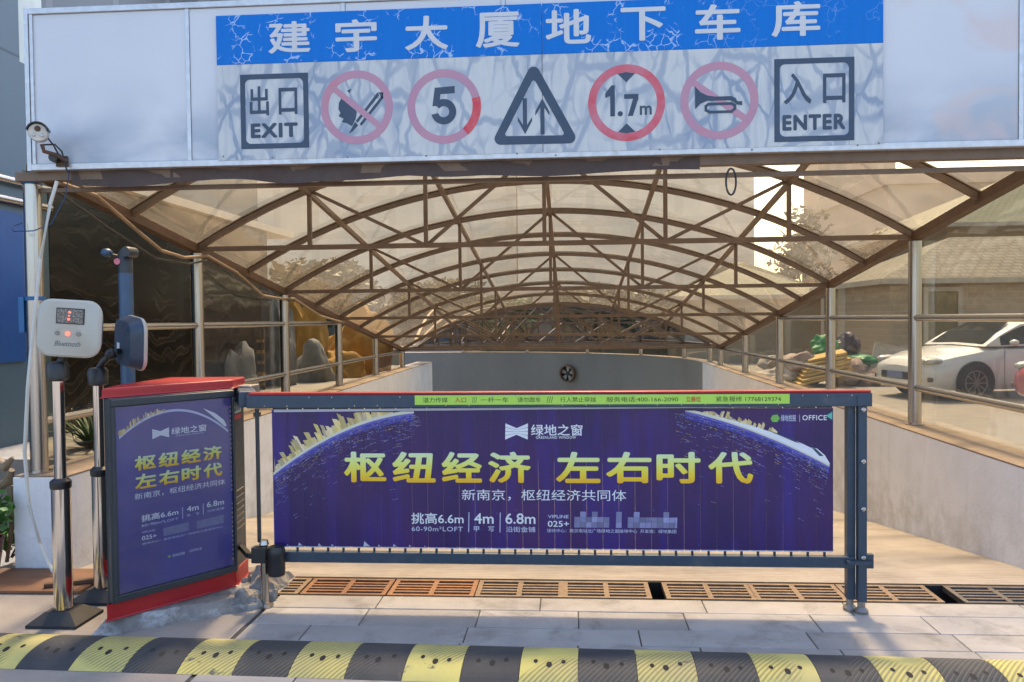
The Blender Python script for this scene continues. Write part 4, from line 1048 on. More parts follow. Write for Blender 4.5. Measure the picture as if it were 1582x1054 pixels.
bm = nb(); tube(bm, [(-2.55, 3.91, 1.3), (-2.53, 3.92, 1.345), (-2.5, 3.91, 1.36)], .02, 12); obj('neck', bm, 'black', t1)
t2 = stand('payment_terminal', 'dark terminal turned away beside the blue pole, on a steel stand', -2.55, 4.24, .675, 1.185)
head(t2, Vector((-2.36, 4.25, 1.395)), (-.72, .69, 0), (.69, .72, 0), R(-6), False)
bm = nb(); tube(bm, [(-2.55, 4.24, 1.25), (-2.52, 4.24, 1.29), (-2.47, 4.23, 1.33), (-2.41, 4.21, 1.35)], .018, 12); rock(bm, (-2.455, 4.21, 1.335), (.032, .032, .032), 1, .02, 2); obj('neck', bm, 'black', t2, smooth=True)

# blue pole with little camera heads
bp = thing('camera_pole', 'blue round pole topped by small camera heads behind the cabinet', 'pole', (-2.64, 4.86, 0))
bx, by = -2.735, 4.87
bp.location = (bx, by, 0); BASES[bp.name] = Vector((bx, by, 0))
bm = nb(); tube(bm, [(bx, by, 0), (bx, by, 1.84)], .042, 20); lathe(bm, [(.09, .0), (.09, .01)], (bx, by, 0), 20); obj('pole_tube', bm, 'blue_pole', bp, smooth=True)
bm = nb(); lathe(bm, [(.043, 1.81), (.043, 1.93), (.03, 1.95), (.01, 1.955)], (bx, by, 0), 18); obj('pole_cap', bm, 'navy_dark', bp, smooth=True)
bm = nb(); rock(bm, (bx - .1, by - .03, 1.935), (.034, .04, .028), 2, .05, 2); obj('camera_head', bm, 'blue_pole', bp, smooth=True)
bm = nb(); lathe(bm, [(.03, -.05), (.034, -.03), (.034, .05), (.02, .06)], (bx + .045, by - .03, 1.935), 14, 'Y'); obj('camera_head', bm, 'navy_dark', bp, smooth=True)
bm = nb(); tube(bm, [(bx - .08, by - .02, 1.925), (bx, by, 1.9)], .009, 8); obj('arm', bm, 'black', bp)
bm = nb(); lathe(bm, [(.02, 0), (.02, -.003)], (bx - .028, by - .042, 1.88), 14, 'Y'); obj('warning_sticker', bm, 'print_mixed', bp)

# ================================================================ DRAIN GRATES
gpos = [(-1.99, 'g'), (-1.5, 'r'), (-1.012, 'm'), (-.528, 'b'), (-.05, 'b'), (.505, 'b'), (.98, 'b'), (1.465, 'b'), (2.045, 'k'), (2.54, 'k')]
glab = ['pale grey drain grate partly under the concrete by the support post', 'bright orange rusted drain grate nearest the support post', 'half rusted brown drain grate next to the bright orange one', 'third drain grate right of the support post', 'drain grate left of the narrow dark gap in the row', 'drain grate right of the narrow dark gap in the row', 'drain grate just left of the barrier end post', 'drain grate behind and right of the barrier end post', 'dark grey drain grate near the right ramp wall', 'dark drain grate against the right ramp wall, last in the row']
def make_grate(mat):
    t = thing('drain_grate', 'iron drain grate', 'grate', (0, 4.365, -.004), 'drain grates across the ramp mouth')
    L, Wd, tk = .478, .268, .03; y0 = 4.365; z1, z0 = -.0005, -.03
    bm = nb(); x0 = 0
    box(bm, x0, x0 + L, y0, y0 + .022, z0, z1); box(bm, x0, x0 + L, y0 + Wd - .022, y0 + Wd, z0, z1)
    for a in (0, L/2 - .014, L - .026): box(bm, a, a + (.026 if a != L/2 - .014 else .028), y0 + .0221, y0 + Wd - .0221, z0, z1 - .0008)
    obj('grate_frame', bm, mat, t)
    for c0, c1 in ((.0262, L/2 - .0142), (L/2 + .0142, L - .0262)):
        for j in range(4):
            yy = y0 + .022 + (j + 1)*(Wd - .044)/5
            bm = nb(); box(bm, c0, c1, yy - .0095, yy + .0095, z0, z1 - .0012); obj('grate_bar', bm, mat, t)
    return t
protos = {}
for (x, kd), lb in zip(gpos, glab):
    mt = {'g': 'grate', 'r': 'grate_rust', 'b': 'grate', 'm': 'grate_mid', 'k': 'grate_grey'}[kd]
    if mt not in protos: t = make_grate(mt); protos[mt] = t
    else: t = copy_tree(protos[mt])
    t.location.x = x if kd != 'g' else -1.99; t['label'] = lb
# ================================================================ SPEED HUMP
hump = thing('speed_hump', 'black and yellow rubber speed hump across the road in front', 'speed hump', (0, 3.485, 0))
rot = Matrix.Rotation(-.022, 3, 'Z')
HW, HH = .19, .044; pitch = .2445
def hump_seg(i):
    bm = nb(); x0 = -.22 + i*pitch + .0012; x1 = x0 + pitch - .0024
    prof = []
    for j in range(15):
        t = -1 + 2*j/14; prof.append((t*HW, .0015 + HH*(1 - abs(t)**2.3)))
    xn = 7
    G = [[bm.verts.new(rot @ Vector((x0 + (x1 - x0)*a/xn, y, z)) + Vector((0, 3.485, 0))) for y, z in prof] for a in range(xn + 1)]
    for a in range(xn):
        for j in range(14): bm.faces.new((G[a][j], G[a + 1][j], G[a + 1][j + 1], G[a][j + 1]))
    for a in (0, xn):
        lo = [bm.verts.new(v.co*1 + Vector((0, 0, -v.co.z))) for v in (G[a][0], G[a][-1])]
        bm.faces.new([*G[a], lo[1], lo[0]])
    return bm
def top_at(y): return .0015 + HH*(1 - abs(y/HW)**2.3)
for i in range(-14, 16):
    sgm = obj('hump_segment', hump_seg(i), 'hump_y' if i % 2 == 0 else 'hump_b', hump)
    cxm = -.22 + (i + .5)*pitch
    for dx, yy, r in ((-.058, -.055 + .01*math.sin(i*2.3), .0125), (.004*math.sin(i*5.), -.078, .0165), (.06, -.055 + .01*math.sin(i*3.7), .0125)):
        bm = nb(); n = 14; z = top_at(yy); sl = HH*2.3*abs(yy/HW)**1.3/HW
        ring0 = []; ring1 = []
        for q in range(n):
            a = 2*math.pi*q/n; px_, py_ = r*.75*math.cos(a), r*1.25*math.sin(a)
            ring0.append(bm.verts.new(rot @ Vector((cxm + dx + px_, yy + py_, top_at(yy + py_) + .0012)) + Vector((0, 3.485, 0))))
            ring1.append(bm.verts.new(rot @ Vector((cxm + dx + px_*.7, yy + py_*.7, top_at(yy + py_*.7) + .0006)) + Vector((0, 3.485, 0))))
        for q in range(n): bm.faces.new((ring0[q], ring0[(q + 1) % n], ring1[(q + 1) % n], ring1[q]))
        bm.faces.new(ring1)
        obj('bolt_hole', bm, 'pit', sgm)

# ================================================================ LEFT SIDE CLUTTER
bm = nb(); tube(bm, [(-3.0, 4.62, 2.34), (-3.04, 4.61, 2.2), (-3.10, 4.6, 1.885), (-3.153, 4.6, 1.505), (-3.2, 4.6, 1.122), (-3.23, 4.6, .738), (-3.212, 4.6, .43), (-3.15, 4.6, .2), (-3.09, 4.58, .09), (-3.03, 4.55, .035)], .0105, 12)
tag(obj('drain_pipe', bm, 'white_plastic', smooth=True), 'thin bent white plastic pipe hanging down past the left front post', 'pipe')
bm = nb(); lathe(bm, [(.058, 2.363), (.058, 2.387)], (XL, Y0, 0), 16)
tag(obj('tape_band', bm, 'blue_tape'), 'blue tape band round the top of the left front post', 'tape')
tt = thing('tape_band', 'blue tape band with a hanging flap halfway up the left front post', 'tape', (XL, Y0, 1.66))
bm = nb(); lathe(bm, [(.058, 1.648), (.058, 1.672)], (XL, Y0, 0), 16); obj('band', bm, 'blue_tape', tt)
bm = nb(); box(bm, XL - .09, XL - .055, Y0 - .03, Y0 - .01, 1.45, 1.67); obj('flap', bm, 'blue_tape', tt)
bm = nb(); box(bm, -3.5, -2.73, 4.29, 4.7, .003, .02, rot=Matrix.Rotation(R(1), 3, 'Z')); tag(obj('wood_board', bm, 'wood', bev=.003), 'large brown board lying on the ground below the white wall end', 'board', 'boards on the ground')
bm = nb(); box(bm, -2.98, -2.42, 4.44, 4.475, .022, .045, rot=Matrix.Rotation(R(24), 3, 'Z')); tag(obj('wood_board', bm, 'frame_rust', bev=.003), 'narrow brown batten lying across the large board', 'board', 'boards on the ground')
# plants by the wall end
rng = random.Random(21)
def leaf_plant(name, label, c, rad, n, size, mat='leaf_bright', pot=True, aspect=.55, cat='plant'):
    t = thing(name, label, cat, (c[0], c[1], 0))
    bm = nb(); leaves(bm, c, rad, n, size, rng, 7, aspect); obj('foliage', bm, mat, t)
    bm = nb()
    for i in range(6):
        q = Vector((rng.uniform(-.6, .6)*rad[0], rng.uniform(-.6, .6)*rad[1], rad[2]*.3)); tube(bm, [(c[0] + q.x*.1, c[1] + q.y*.1, .02), Vector(c) + q*.6 - Vector((0, 0, rad[2]*.5)), Vector(c) + q], .006, 6)
    obj('stem', bm, 'bark', t)
    if pot:
        bm = nb(); lathe(bm, [(.07, .001), (.085, .05), (.11, .2), (.115, .22), (.1, .22), (.095, .18)], (c[0], c[1], 0), 20); obj('pot', bm, 'pot', t, smooth=True)
    return t
leaf_plant('potted_plant', 'leafy green plant in a dark red pot beside the wall end', (-3.52, 4.62, .36), (.17, .15, .3), 260, .034)
leaf_plant('ground_plant', 'low leafy green plant at the ground left of the wall end', (-3.56, 4.9, .14), (.22, .2, .14), 180, .03, pot=False)
dw = thing('driftwood_root', 'pale twisted root wood leaning above the green plant', 'root', (-3.5, 4.8, .5))
bm = nb(); tube(bm, [(-3.75, 4.95, .62), (-3.62, 4.86, .66), (-3.5, 4.8, .62), (-3.44, 4.79, .68)], [.03, .035, .03, .01], 10); tube(bm, [(-3.72, 4.9, .52), (-3.6, 4.86, .47), (-3.5, 4.82, .52), (-3.46, 4.8, .6)], [.03, .03, .03, .02], 10)
tube(bm, [(-3.47, 4.8, .5), (-3.45, 4.79, .3), (-3.52, 4.82, .02)], [.02, .018, .012], 8); obj('root', bm, 'driftwood', dw, smooth=True)
# yucca-like plants and hose behind the first glass bay
def blade_plant(label, c, n, L, mat='leaf'):
    t = thing('bladed_plant', label, 'plant', (c[0], c[1], .5), 'bladed plants behind the left glazing'); bm = nb()
    for i in range(n):
        a = rng.uniform(0, 6.28); e = rng.uniform(.4, 1.2); l = L*rng.uniform(.7, 1.2); P = []
        for j in range(6):
            q = j/5; r_ = l*math.cos(e)*q; z = l*math.sin(e)*q - .5*l*q*q*.6; wd = .02*(1 - q) + .002
            d = Vector((math.cos(a), math.sin(a), 0)); s_ = Vector((-d.y, d.x, 0)); b_ = Vector((c[0], c[1], .5)) + d*r_ + Vector((0, 0, z))
            P.append((bm.verts.new(b_ - s_*wd), bm.verts.new(b_ + s_*wd)))
        for A_, B_ in zip(P, P[1:]): bm.faces.new((A_[0], A_[1], B_[1], B_[0]))
    obj('blades', bm, mat, t)
    bm = nb(); lathe(bm, [(.05, 0), (.03, .08)], (c[0], c[1], .5), 8); obj('stump', bm, 'bark', t); return t
blade_plant('spiky green plant between the two steel terminal stands behind the glass', (-3.85, 6.3), 46, .5)
blade_plant('smaller spiky plant further back behind the left glazing', (-3.9, 7.2), 36, .42, 'leaf_dry')
bm = nb()
for i in range(4):
    a = [(-3.72 + (.16 + .012*i)*math.cos(2*math.pi*j/24), 6.0 + .02*i + .05*math.sin(j), .72 + (.13 + .01*i)*math.sin(2*math.pi*j/24)) for j in range(24)]
    sweep(bm, a, circ(.007, 6), closed=True)
tag(obj('cable_coil', bm, 'black', smooth=True), 'loose black cable coil leaning behind the first left glass bay', 'cable')
# hoses along the left eave
def eave(k, dz, dx): return (XL + dx, Y0 + D*k, 2.46 - .139*D*k + dz)
for lab, q, r_, mt in (('thick dusty hose slung loosely along the left eave', [eave(-.02, -.1, .2), eave(.18, -.05, .17), eave(.42, -.13, .13), eave(.62, -.2, .11), eave(.8, -.17, .1), eave(1.0, -.06, .1), eave(1.3, -.08, .09), eave(1.6, -.19, .09), eave(1.85, -.13, .08), eave(2.05, -.06, .08), eave(2.5, -.12, .08), eave(3, -.06, .08)], .014, 'hose'),
                       ('thin dark cable sagging below the hose on the left eave', [eave(.02, -.12, .12), eave(.3, -.2, .1), eave(.6, -.27, .09), eave(.85, -.2, .08), eave(1.02, -.09, .08), eave(1.5, -.16, .08), eave(2.02, -.09, .08)], .008, 'black')):
    bm = nb(); tube(bm, q, r_, 10); tag(obj('eave_cable', bm, mt, smooth=True), lab, 'cable')
bm = nb(); tube(bm, [(-2.97, 4.7, 2.42), (-3.0, 4.69, 2.25), (-3.08, 4.68, 2.1), (-3.2, 4.69, 2.06), (-3.33, 4.7, 2.06), (-3.36, 4.72, 2.09), (-3.33, 4.78, 2.12)], .0035, 8)
tag(obj('blue_wire', bm, 'wire_blue', smooth=True), 'thin blue wire looping from the camera round the left post', 'wire')
bm = nb(); tube(bm, [(.925 + .028*math.sin(t)*(1 if True else 0), 4.75, 2.27 + .075*math.cos(t)) for t in [2*math.pi*i/20 for i in range(21)]], .006, 8)
tag(obj('cable_loop', bm, 'black', smooth=True), 'small black cable loop hanging from the beam under the sign', 'cable')

# ================================================================ LEFT BUILDING
lb = thing('office_building', 'tall blue grey clad building with black marble base beside the canopy', 'building', (-4.6, 6, 0))
bm = nb(); box(bm, -12, -4.6, 4.2, 6.62, 0, 14); obj('clad_wall', bm, 'clad_x', lb)
bm = nb(); box(bm, -4.6, -4.585, 4.2, 6.585, 1.19, 2.43); obj('blue_panel', bm, 'blue_board', lb)
bm = nb(); box(bm, -12, -4.615, 6.625, 6.95, 3.72, 14); obj('pale_infill', bm, 'infill_pale', lb)  # pale box added to fill the strip beside the cladding
bm = nb(); box(bm, -12, -4.605, 6.625, 6.95, 0, 3.715); obj('corner_pier', bm, 'clad_x', lb)
bm = nb(); box(bm, -12, -4.6, 6.955, 11.9, 0, 2.86); obj('marble_base', bm, 'marble', lb)
bm = nb(); box(bm, -12, -4.52, 6.955, 13.2, 2.865, 2.96); obj('ledge', bm, 'white_plastic', lb)
bm = nb(); box(bm, -12, -4.62, 6.955, 11.9, 2.965, 4.3); obj('upper_wall', bm, 'clad_x', lb)
bm = nb(); box(bm, -12, -4.64, 6.955, 12.4, 4.305, 14); obj('glass_storeys', bm, 'dark_glass_wall', lb)
bm = nb(); box(bm, -4.64, -4.60, 11.905, 12.2, 0, 2.86); obj('corner_post', bm, 'black', lb)
for z in (2.52, 2.68):
    bm = nb(); tube(bm, [(-4.55, 4.3, z), (-4.55, 6.9, z)], .03, 10); obj('wall_rail', bm, 'steel', lb, smooth=True)
# rocks in the planting behind the left glazing
for i, (lab, c, r, mt, cat) in enumerate((
    ('largest ochre rock, a steep slab behind the left glazing near the wall end', (-4.05, 15.4, .5), (.62, .5, 1.05), 'rock_y', 'rock'),
    ('tall rounded ochre rock standing behind the grey rock pillar', (-4.75, 14.2, .5), (.42, .35, 1.3), 'rock_y', 'rock'),
    ('tall grey rock pillar between the ochre rocks', (-4.62, 12.6, .5), (.3, .3, 1.4), 'rock_g', 'rock'),
    ('pale grey boulder nearest the road behind the left glazing', (-4.62, 10.9, .5), (.3, .3, .68), 'rock_g', 'rock'),
    ('low blue grey boulder in front of the tall ochre rock', (-4.25, 13.3, .5), (.26, .28, .62), 'rock_g', 'rock'),
    ('small ochre rock at the foot of the large ochre slab', (-4.1, 14.3, .5), (.42, .3, .45), 'rock_y', 'rock'))):
    bm = nb(); rock(bm, c, r, i*3.3 + 1, .42, 4, -.05)
    tag(obj('garden_rock', bm, mt, smooth=True), lab, cat, 'rocks behind the left glazing')
rk = thing('slatted_rack', 'dark rack with yellow slats between the grey rocks', 'rack', (-4.75, 11.7, .5))
for i in range(5):
    bm = nb(); box(bm, -5.05, -4.5, 11.7, 11.74, .56 + i*.16, .6 + i*.16); obj('slat', bm, 'rock_y', rk)
for x in (-5.03, -4.52):
    bm = nb(); box(bm, x - .02, x + .02, 11.745, 11.775, .5, 1.4); obj('upright', bm, 'frame', rk)

# ================================================================ RIGHT SIDE
def make_car(label, paint, loc, rz, name='parked_car'):
    t = thing(name, label, 'car', (0, 0, 0), 'cars parked right of the canopy')
    st = [(0, .52, .30, .60), (.06, .68, .24, .66), (.25, .8, .2, .74), (.6, .87, .18, .84), (1.1, .89, .18, .93), (1.5, .89, .18, .97), (2.4, .89, .18, .98), (3.3, .89, .18, 1.0), (4.0, .87, .2, 1.02), (4.4, .8, .26, 1.0), (4.52, .66, .34, .9)]
    bm = nb(); rings = []
    for x, hw, zb, zt in st:
        h = zt - zb
        pr = [(.0, zb), (hw*.86, zb), (hw*.97, zb + h*.16), (hw, zb + h*.45), (hw*.98, zb + h*.72), (hw*.92, zb + h*.9), (hw*.76, zb + h*.985), (hw*.35, zt + .012), (0, zt + .016)]
        full = [(-y, z) for y, z in reversed(pr[1:])] + pr[:-0 or None]
        full = [(y, z) for y, z in pr] + [(-y, z) for y, z in reversed(pr[1:-1])]
        rings.append([bm.verts.new((x, y, z)) for y, z in full])
    for A_, B_ in zip(rings, rings[1:]):
        for j in range(len(A_)): bm.faces.new((A_[j], A_[(j + 1) % len(A_)], B_[(j + 1) % len(A_)], B_[j]))
    bm.faces.new(rings[0]); bm.faces.new(rings[-1])
    obj('body', bm, paint, t, smooth=True)
    gh = [(1.18, .8, .955, .955), (1.55, .76, .95, 1.19), (1.98, .70, .95, 1.385), (2.5, .69, .95, 1.435), (3.1, .69, .95, 1.42), (3.6, .7, .95, 1.27), (4.08, .74, .99, 1.02)]
    bm = nb(); rings = []
    for x, hw, zb, zt in gh:
        pr = [(.8*1.0, zb), (hw + (.8 - hw)*.35, zb + (zt - zb)*.6), (hw, zb + (zt - zb)*.9), (hw*.7, zt), (0, zt + .02)]
        full = pr + [(-y, z) for y, z in reversed(pr[:-1])]
        rings.append([bm.verts.new((x, y, z)) for y, z in full])
    for A_, B_ in zip(rings, rings[1:]):
        for j in range(len(A_) - 1): bm.faces.new((A_[j], A_[j + 1], B_[j + 1], B_[j]))
    obj('roof', bm, paint, t, smooth=True)
    def side_pt(x, f, sgn, out=.008):   # on the greenhouse flank
        for a, b in zip(gh, gh[1:]):
            if a[0] <= x <= b[0]:
                q = (x - a[0])/(b[0] - a[0]); hw = a[1] + (b[1] - a[1])*q; zb = a[2] + (b[2] - a[2])*q; zt = a[3] + (b[3] - a[3])*q
                z = zb + (zt - zb)*f; y = .8 + (hw - .8)*min(1, f*1.1); return Vector((x, sgn*(y + out), z))
    for sgn in (-1, 1):
        for xs_ in ([1.5, 1.75, 2.0, 2.3, 2.62], [2.72, 3.05, 3.35, 3.62]):
            bm = nb(); lo = [bm.verts.new(side_pt(x, .1, sgn)) for x in xs_]; hi = [bm.verts.new(side_pt(x, .82, sgn)) for x in xs_]
            for i in range(len(xs_) - 1): bm.faces.new((lo[i], lo[i + 1], hi[i + 1], hi[i]))
            obj('side_window', bm, 'car_glass', t)
        bm = nb(); rock(bm, (1.62, sgn*.98, 1.02), (.07, .09, .06), 1, .05, 2); obj('wing_mirror', bm, paint, t, smooth=True)
        bm = nb(); rock(bm, (.26, sgn*.64, .7), (.2, .16, .075), 2, .05, 3); obj('headlight', bm, 'lamp', t, smooth=True)
        for x in (.93, 3.6):
            bm = nb(); lathe(bm, [(.375, -.03), (.375, .0), (.36, .012)], (x, sgn*.875, .33), 28, 'Y'); obj('wheel_arch', bm, 'black', t)
            bm = nb(); lathe(bm, [(.22, -.02*1), (.30, .02), (.318, 0), (.318, -.16), (.2, -.17)] if sgn > 0 else [(.22, .02), (.30, -.02), (.318, 0), (.318, .16), (.2, .17)], (x, sgn*.895, .318), 28, 'Y'); ty = obj('tyre', bm, 'rubber', t, smooth=True)
            bm = nb(); yy = sgn*.905
            lathe(bm, [(.05, -.01), (.05, .012)], (x, yy, .318), 14, 'Y')
            for q in range(10):
                a = 2*math.pi*q/10; dx, dz = math.cos(a), math.sin(a); bar(bm, (x + dx*.04, yy, .318 + dz*.04), (x + dx*.215, yy, .318 + dz*.215), .026, .02)
            tor = [(x + .215*math.cos(2*math.pi*q/28), yy, .318 + .215*math.sin(2*math.pi*q/28)) for q in range(28)]; sweep(bm, tor, circ(.012, 6), closed=True, upv=Vector((0, 1, 0)))
            obj('rim', bm, 'alloy', ty)
            bm = nb(); lathe(bm, [(.21, 0), (.21, .004)], (x, sgn*.885, .318), 24, 'Y'); obj('wheel_well', bm, 'black', ty)
    for sgn in (-1, 1):
        for x in (2.66, 3.5):
            bm = nb(); box(bm, x - .09, x + .09, sgn*.885 - .02, sgn*.885 + .02, .86, .89); obj('door_handle', bm, paint, t, bev=.006)
        for x0, x1, z0, z1 in ((1.5, 1.508, .3, .93), (2.67, 2.678, .28, .95), (3.36, 3.368, .55, .95), (1.5, 3.2, .26, .267)):
            bm = nb(); box(bm, x0, x1, sgn*.8935 - .003, sgn*.8935 + .003, z0, z1); obj('panel_gap', bm, 'black', t)
        bm = nb(); box(bm, .08, .32, sgn*.72 - .03, sgn*.72 + .03, .34, .42, rot=Matrix.Rotation(-sgn*.5, 3, 'Z')); obj('fog_light', bm, 'black', t, bev=.01)
    bm = nb(); wsp = [side_pt(1.22, .5, -1), side_pt(1.22, .5, 1)]
    q = [[bm.verts.new((x, y, z)) for y in (-hw, -hw*.6, 0, hw*.6, hw)] for x, hw, z in ((1.24, .68, 1.0), (1.55, .6, 1.215), (1.93, .5, 1.392))]
    for A_, B_ in zip(q, q[1:]):
        for j in range(4): bm.faces.new((A_[j], A_[j + 1], B_[j + 1], B_[j]))
    for row in q:
        for v, dz in zip(row, (-.0, .01, .016, .01, -.0)): v.co.z += dz
    obj('windscreen', bm, 'car_glass', t)
    bm = nb(); box(bm, -.012, .04, -.42, .42, .36, .5); obj('grille', bm, 'black', t, bev=.01)
    bm = nb(); box(bm, -.03, -.013, -.22, .22, .38, .5); obj('number_plate', bm, 'plate', t)
    t.location = loc; t.rotation_euler = (0, 0, rz); return t
make_car('white saloon car parked behind the right glazing, nose to the left', 'car_white', (6.0, 15.5, -.03), R(14))
make_car('red car at the right edge of the picture, only its nose in view', 'car_red', (7.22, 12.9, -.03), R(16))

def hip_house(name, label, x0, x1, y0, y1, zw, zr, wmat, rmat, ov=.35, doors=(), wins=(), rz=0):
    t = thing(name, label, 'house', ((x0 + x1)/2, y0, 0))
    bm = nb(); box(bm, x0, x1, y0, y1, -.03, zw); obj('wall', bm, wmat, t)
    a, b, c, d = x0 - ov, x1 + ov, y0 - ov, y1 + ov; rin = (d - c)/2
    bm = nb(); v = [bm.verts.new(p) for p in ((a, c, zw), (b, c, zw), (b, d, zw), (a, d, zw), (a + rin, (c + d)/2, zr), (b - rin, (c + d)/2, zr))]
    for f in ((0, 1, 5, 4), (1, 2, 5), (2, 3, 4, 5), (3, 0, 4), (0, 3, 2, 1)): bm.faces.new([v[i] for i in f])
    rf = obj('roof', bm, rmat, t)
    bm = nb(); box(bm, a, b, c - .02, c - .001, zw - .12, zw + .02); box(bm, a - .02, a - .001, c, d, zw - .12, zw + .02); obj('eave_board', bm, 'pale_board', rf)
    for q, p in ((4, 5), (0, 4), (1, 5)):
        pass
    for x, z0, z1, w_ in doors:
        bm = nb(); box(bm, x, x + w_, y0 - .04, y0 - .001, z0, z1); dd = obj('door', bm, 'door_brown', t)
        bm = nb(); box(bm, x - .12, x - .001, y0 - .09, y0 - .001, z0, z1 + .12); box(bm, x + w_ + .001, x + w_ + .12, y0 - .09, y0 - .001, z0, z1 + .12); box(bm, x, x + w_, y0 - .09, y0 - .001, z1 + .001, z1 + .12); obj('door_frame', bm, 'pale_board', dd)
    for x, z0, z1, w_ in wins:
        bm = nb(); box(bm, x, x + w_, y0 - .03, y0 - .001, z0, z1); ww = obj('window', bm, 'window_dark', t)
        bm = nb(); box(bm, x - .06, x + w_ + .06, y0 - .12, y0 - .031, z0 - .08, z0); obj('sill', bm, 'pale_board', ww)
    return t
hip_house('brick_house', 'low beige brick house with pale tiled hip roof behind the white car', 8.35, 19, 22, 27.5, 2.42, 3.75, 'brick_wall', 'tile_pale', .35, [(9.3, 0, 2.1, .75)], [(12, 1.1, 2.0, 1.2), (15, 1.1, 2.0, 1.2)])
hip_house('tile_roof_house', 'bigger house with a grey green tiled roof rising behind the brick house', 13.6, 30, 30.5, 41, 4.7, 7.4, 'wall_beige', 'tile_green', .8, [], [(15, 2.6, 3.8, 1.3), (18, 2.6, 3.8, 1.3), (21, 2.6, 3.8, 1.3)])
hip_house('garden_house', 'small beige house with green tiles beyond the rubbish heap', 3.9, 8.4, 28, 33, 2.2, 3.5, 'wall_beige', 'tile_green', .4, [], [(5, 1, 1.8, .9)])
# rubbish heap
ry = 18.6
heap = [('waste_sack', 'pale dusty sack spread at the back left of the rubbish heap', 'sack', 'sack_w', (4.95, ry + .3, .35), (.55, .4, .3)),
        ('waste_sack', 'pinkish sack lying on the middle of the rubbish heap', 'sack', 'sack_p', (5.15, ry - .1, .42), (.5, .35, .26)),
        ('waste_sack', 'long white sack below the green bin bag', 'sack', 'sack_w', (5.45, ry, .3), (.55, .35, .32)),
        ('waste_sack', 'lumpy pale sack right of the cardboard', 'sack', 'sack_p', (6.2, ry - .2, .22), (.4, .35, .3)),
        ('waste_sack', 'small brown sack at the right foot of the heap', 'sack', 'sack_p', (6.5, ry - .35, .12), (.3, .25, .2)),
        ('waste_sack', 'low grey sack at the left foot of the heap', 'sack', 'sack_w', (4.6, ry - .2, .12), (.45, .35, .22)),
        ('bin_bag', 'bright green bin bag on top of the rubbish heap', 'bag', 'tarp', (5.68, ry + .1, .78), (.26, .24, .26)),
        ('bin_bag', 'dark purple bin bag standing behind the green tarp', 'bag', 'purple_bag', (6.3, ry + .4, .85), (.24, .22, .26)),
        ('tarp_sheet', 'green tarp crumpled over the right side of the heap', 'tarp', 'tarp', (6.45, ry + .05, .5), (.42, .3, .13))]
for i, (nm, lab, cat, mt, c, r_) in enumerate(heap):
    bm = nb(); rock(bm, c, r_, i*2.7 + .4, .45, 4, -c[2] - .02); tag(obj(nm, bm, mt, smooth=True), lab, cat, 'rubbish heap by the ramp')
for i in range(7):
    bm = nb(); z = .16 + i*.075; box(bm, 4.85 + .05*i, 5.98 + .04*math.sin(i*2), ry - .85 + .04*i, ry - .45 + .04*i, z, z + .045, rot=Matrix.Rotation(R(5*math.sin(i*1.9)), 3, 'Z') @ Matrix.Rotation(R(-13), 3, 'Y') @ Matrix.Rotation(R(8), 3, 'X'))
    tag(obj('cardboard_sheet', bm, 'card'), ['lowest flattened cardboard sheet in the yellowish stack', 'second cardboard sheet from the bottom of the stack', 'third cardboard sheet from the bottom of the stack', 'middle cardboard sheet of the flattened stack', 'third cardboard sheet from the top of the stack', 'second cardboard sheet from the top of the stack', 'topmost flattened cardboard sheet under the sacks'][i], 'cardboard', 'rubbish heap by the ramp')
bm = nb(); box(bm, 6.6, 7.9, ry - .2, ry - .16, 0, .78, rot=Matrix.Rotation(R(-8), 3, 'X') @ Matrix.Rotation(R(14), 3, 'Y')); tag(obj('leaning_board', bm, 'pale_board'), 'pale board leaning between the rubbish heap and the white car', 'board')

# ================================================================ BEYOND
def tower(name, label, x0, x1, y, h, mat, cat='tower', dy=14, bal=True):
    t = thing(name, label, cat, ((x0 + x1)/2, y, 0))
    bm = nb(); box(bm, x0, x1, y, y + dy, -.03, h); obj('wall', bm, mat, t)
    bm = nb(); box(bm, x0 - .25, x1 + .25, y - .25, y + dy + .25, h + .001, h + .8); obj('roof_parapet', bm, 'pink_block', t)
    return t
tower('apartment_tower', 'broad pale high-rise seen through the middle of the amber roof', -4, 14.2, 64, 46, 'tower_a')
tower('apartment_tower', 'narrow grey high-rise right of the bright gap of sky', 19.6, 25.5, 66, 42, 'tower_b', dy=4)
tower('apartment_tower', 'distant hazy high-rise behind the left half of the canopy', -60, -4.5, 70, 52, 'tower_a')
tower('corner_block', 'pale pinkish flat-roofed block beyond the right eave', 17.4, 40, 46, 8.6, 'pink_block', 'building')
tower('garage_block', 'dark low building behind the far end of the canopy', -16, 5.5, 33, 2.0, 'far_facade', 'building', 8)
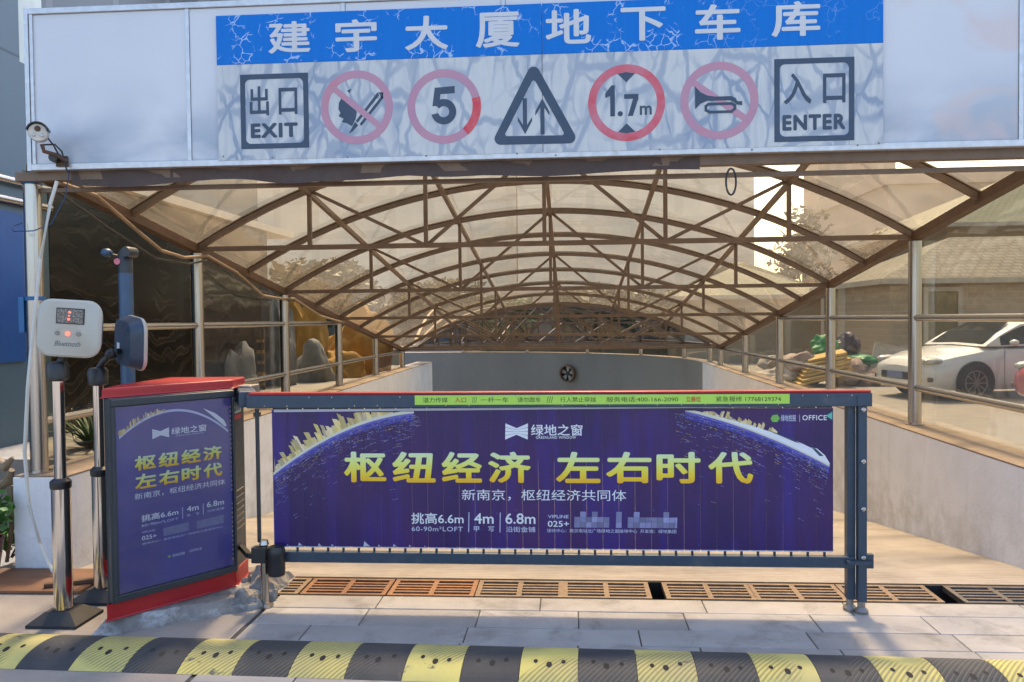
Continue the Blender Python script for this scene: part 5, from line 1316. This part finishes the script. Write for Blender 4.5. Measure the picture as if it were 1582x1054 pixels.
def tree(label, c, h, r, n, mat, size=.16):
    t = thing('broadleaf_tree', label, 'tree', (c[0], c[1], c[2]), 'trees beyond the canopy')
    bm = nb(); base = Vector(c)
    tube(bm, [base, base + Vector((.05, 0, h*.35)), base + Vector((-.05, .05, h*.65)), base + Vector((0, 0, h*.9))], [.16*h/5, .12*h/5, .08*h/5, .03*h/5], 8)
    for i in range(6):
        a = rng.uniform(0, 6.28); z = h*rng.uniform(.35, .7); tube(bm, [base + Vector((0, 0, z)), base + Vector((math.cos(a)*r*.7, math.sin(a)*r*.7, z + h*.2))], [.05*h/5, .015*h/5], 6)
    obj('trunk', bm, 'bark', t)
    bm = nb(); leaves(bm, base + Vector((0, 0, h*.68)), (r, r, h*.38), n, size, rng, 16); obj('crown', bm, mat, t); return t
for lab, c, h, r, n, mt in (
    ('dark bushy tree behind the far left end of the canopy', (-8.2, 26.5, .5), 3.0, 2.0, 2600, 'leaf_dark'),
    ('dark tree straight behind the curved grey wall', (-4.6, 27.5, .5), 2.4, 1.9, 2600, 'leaf_dark'),
    ('fresh green bush-like tree behind the middle of the curved wall', (-2.2, 26.2, 0), 2.2, 1.3, 1800, 'leaf'),
    ('green tree behind the ventilation fan on the curved wall', (1.0, 28.0, 0), 2.7, 1.9, 2600, 'leaf_dark'),
    ('tall dark tree rising over the left wall and rocks', (-7.2, 24.8, .5), 2.7, 1.5, 2600, 'leaf_dark'),
    ('loose pale olive tree against the bright gap of sky', (10.0, 35.5, 0), 6.2, 1.5, 900, 'leaf_dry'),
    ('second olive tree lower beside the first one', (13.4, 37, 0), 5.2, 1.6, 900, 'leaf_dry'),
    ('small dark tree left of the garden house', (3.2, 30, 0), 2.4, 1.4, 1500, 'leaf_dark')):
    tree(lab, c, h, r, n, mt)
# fan on the curved wall
a = R(57); fp_ = Vector((PIV.x + 6.03*math.cos(a), PIV.y + 6.03*math.sin(a), .02)); nrm = Vector((-math.cos(a), -math.sin(a), 0))
fan = thing('wall_fan', 'round dark ventilation fan mounted on the grey curved wall', 'fan', fp_)
FP = Plane((fp_.x, fp_.y, 0), (-nrm.y*-1, nrm.x*-1, 0), nrm)
bm = nb(); ringp(bm, FP, (0, fp_.z), .2, .235, d0=.0, d1=.14, n=32); fh = obj('fan_ring', bm, 'frame', fan)
bm = nb(); ringp(bm, FP, (0, fp_.z), 0, .2, d0=.001, d1=.02, n=32); obj('fan_back', bm, 'black', fan)
for i in range(5):
    bm = nb(); a0 = 72*i; ringp(bm, FP, (0, fp_.z), .05, .19, a0, a0 + 42, 8, .06, .075); obj('fan_blade', bm, 'steel_dull', fan)
bm = nb(); ringp(bm, FP, (0, fp_.z), 0, .055, d0=.04, d1=.1, n=16); obj('fan_hub', bm, 'black', fan)
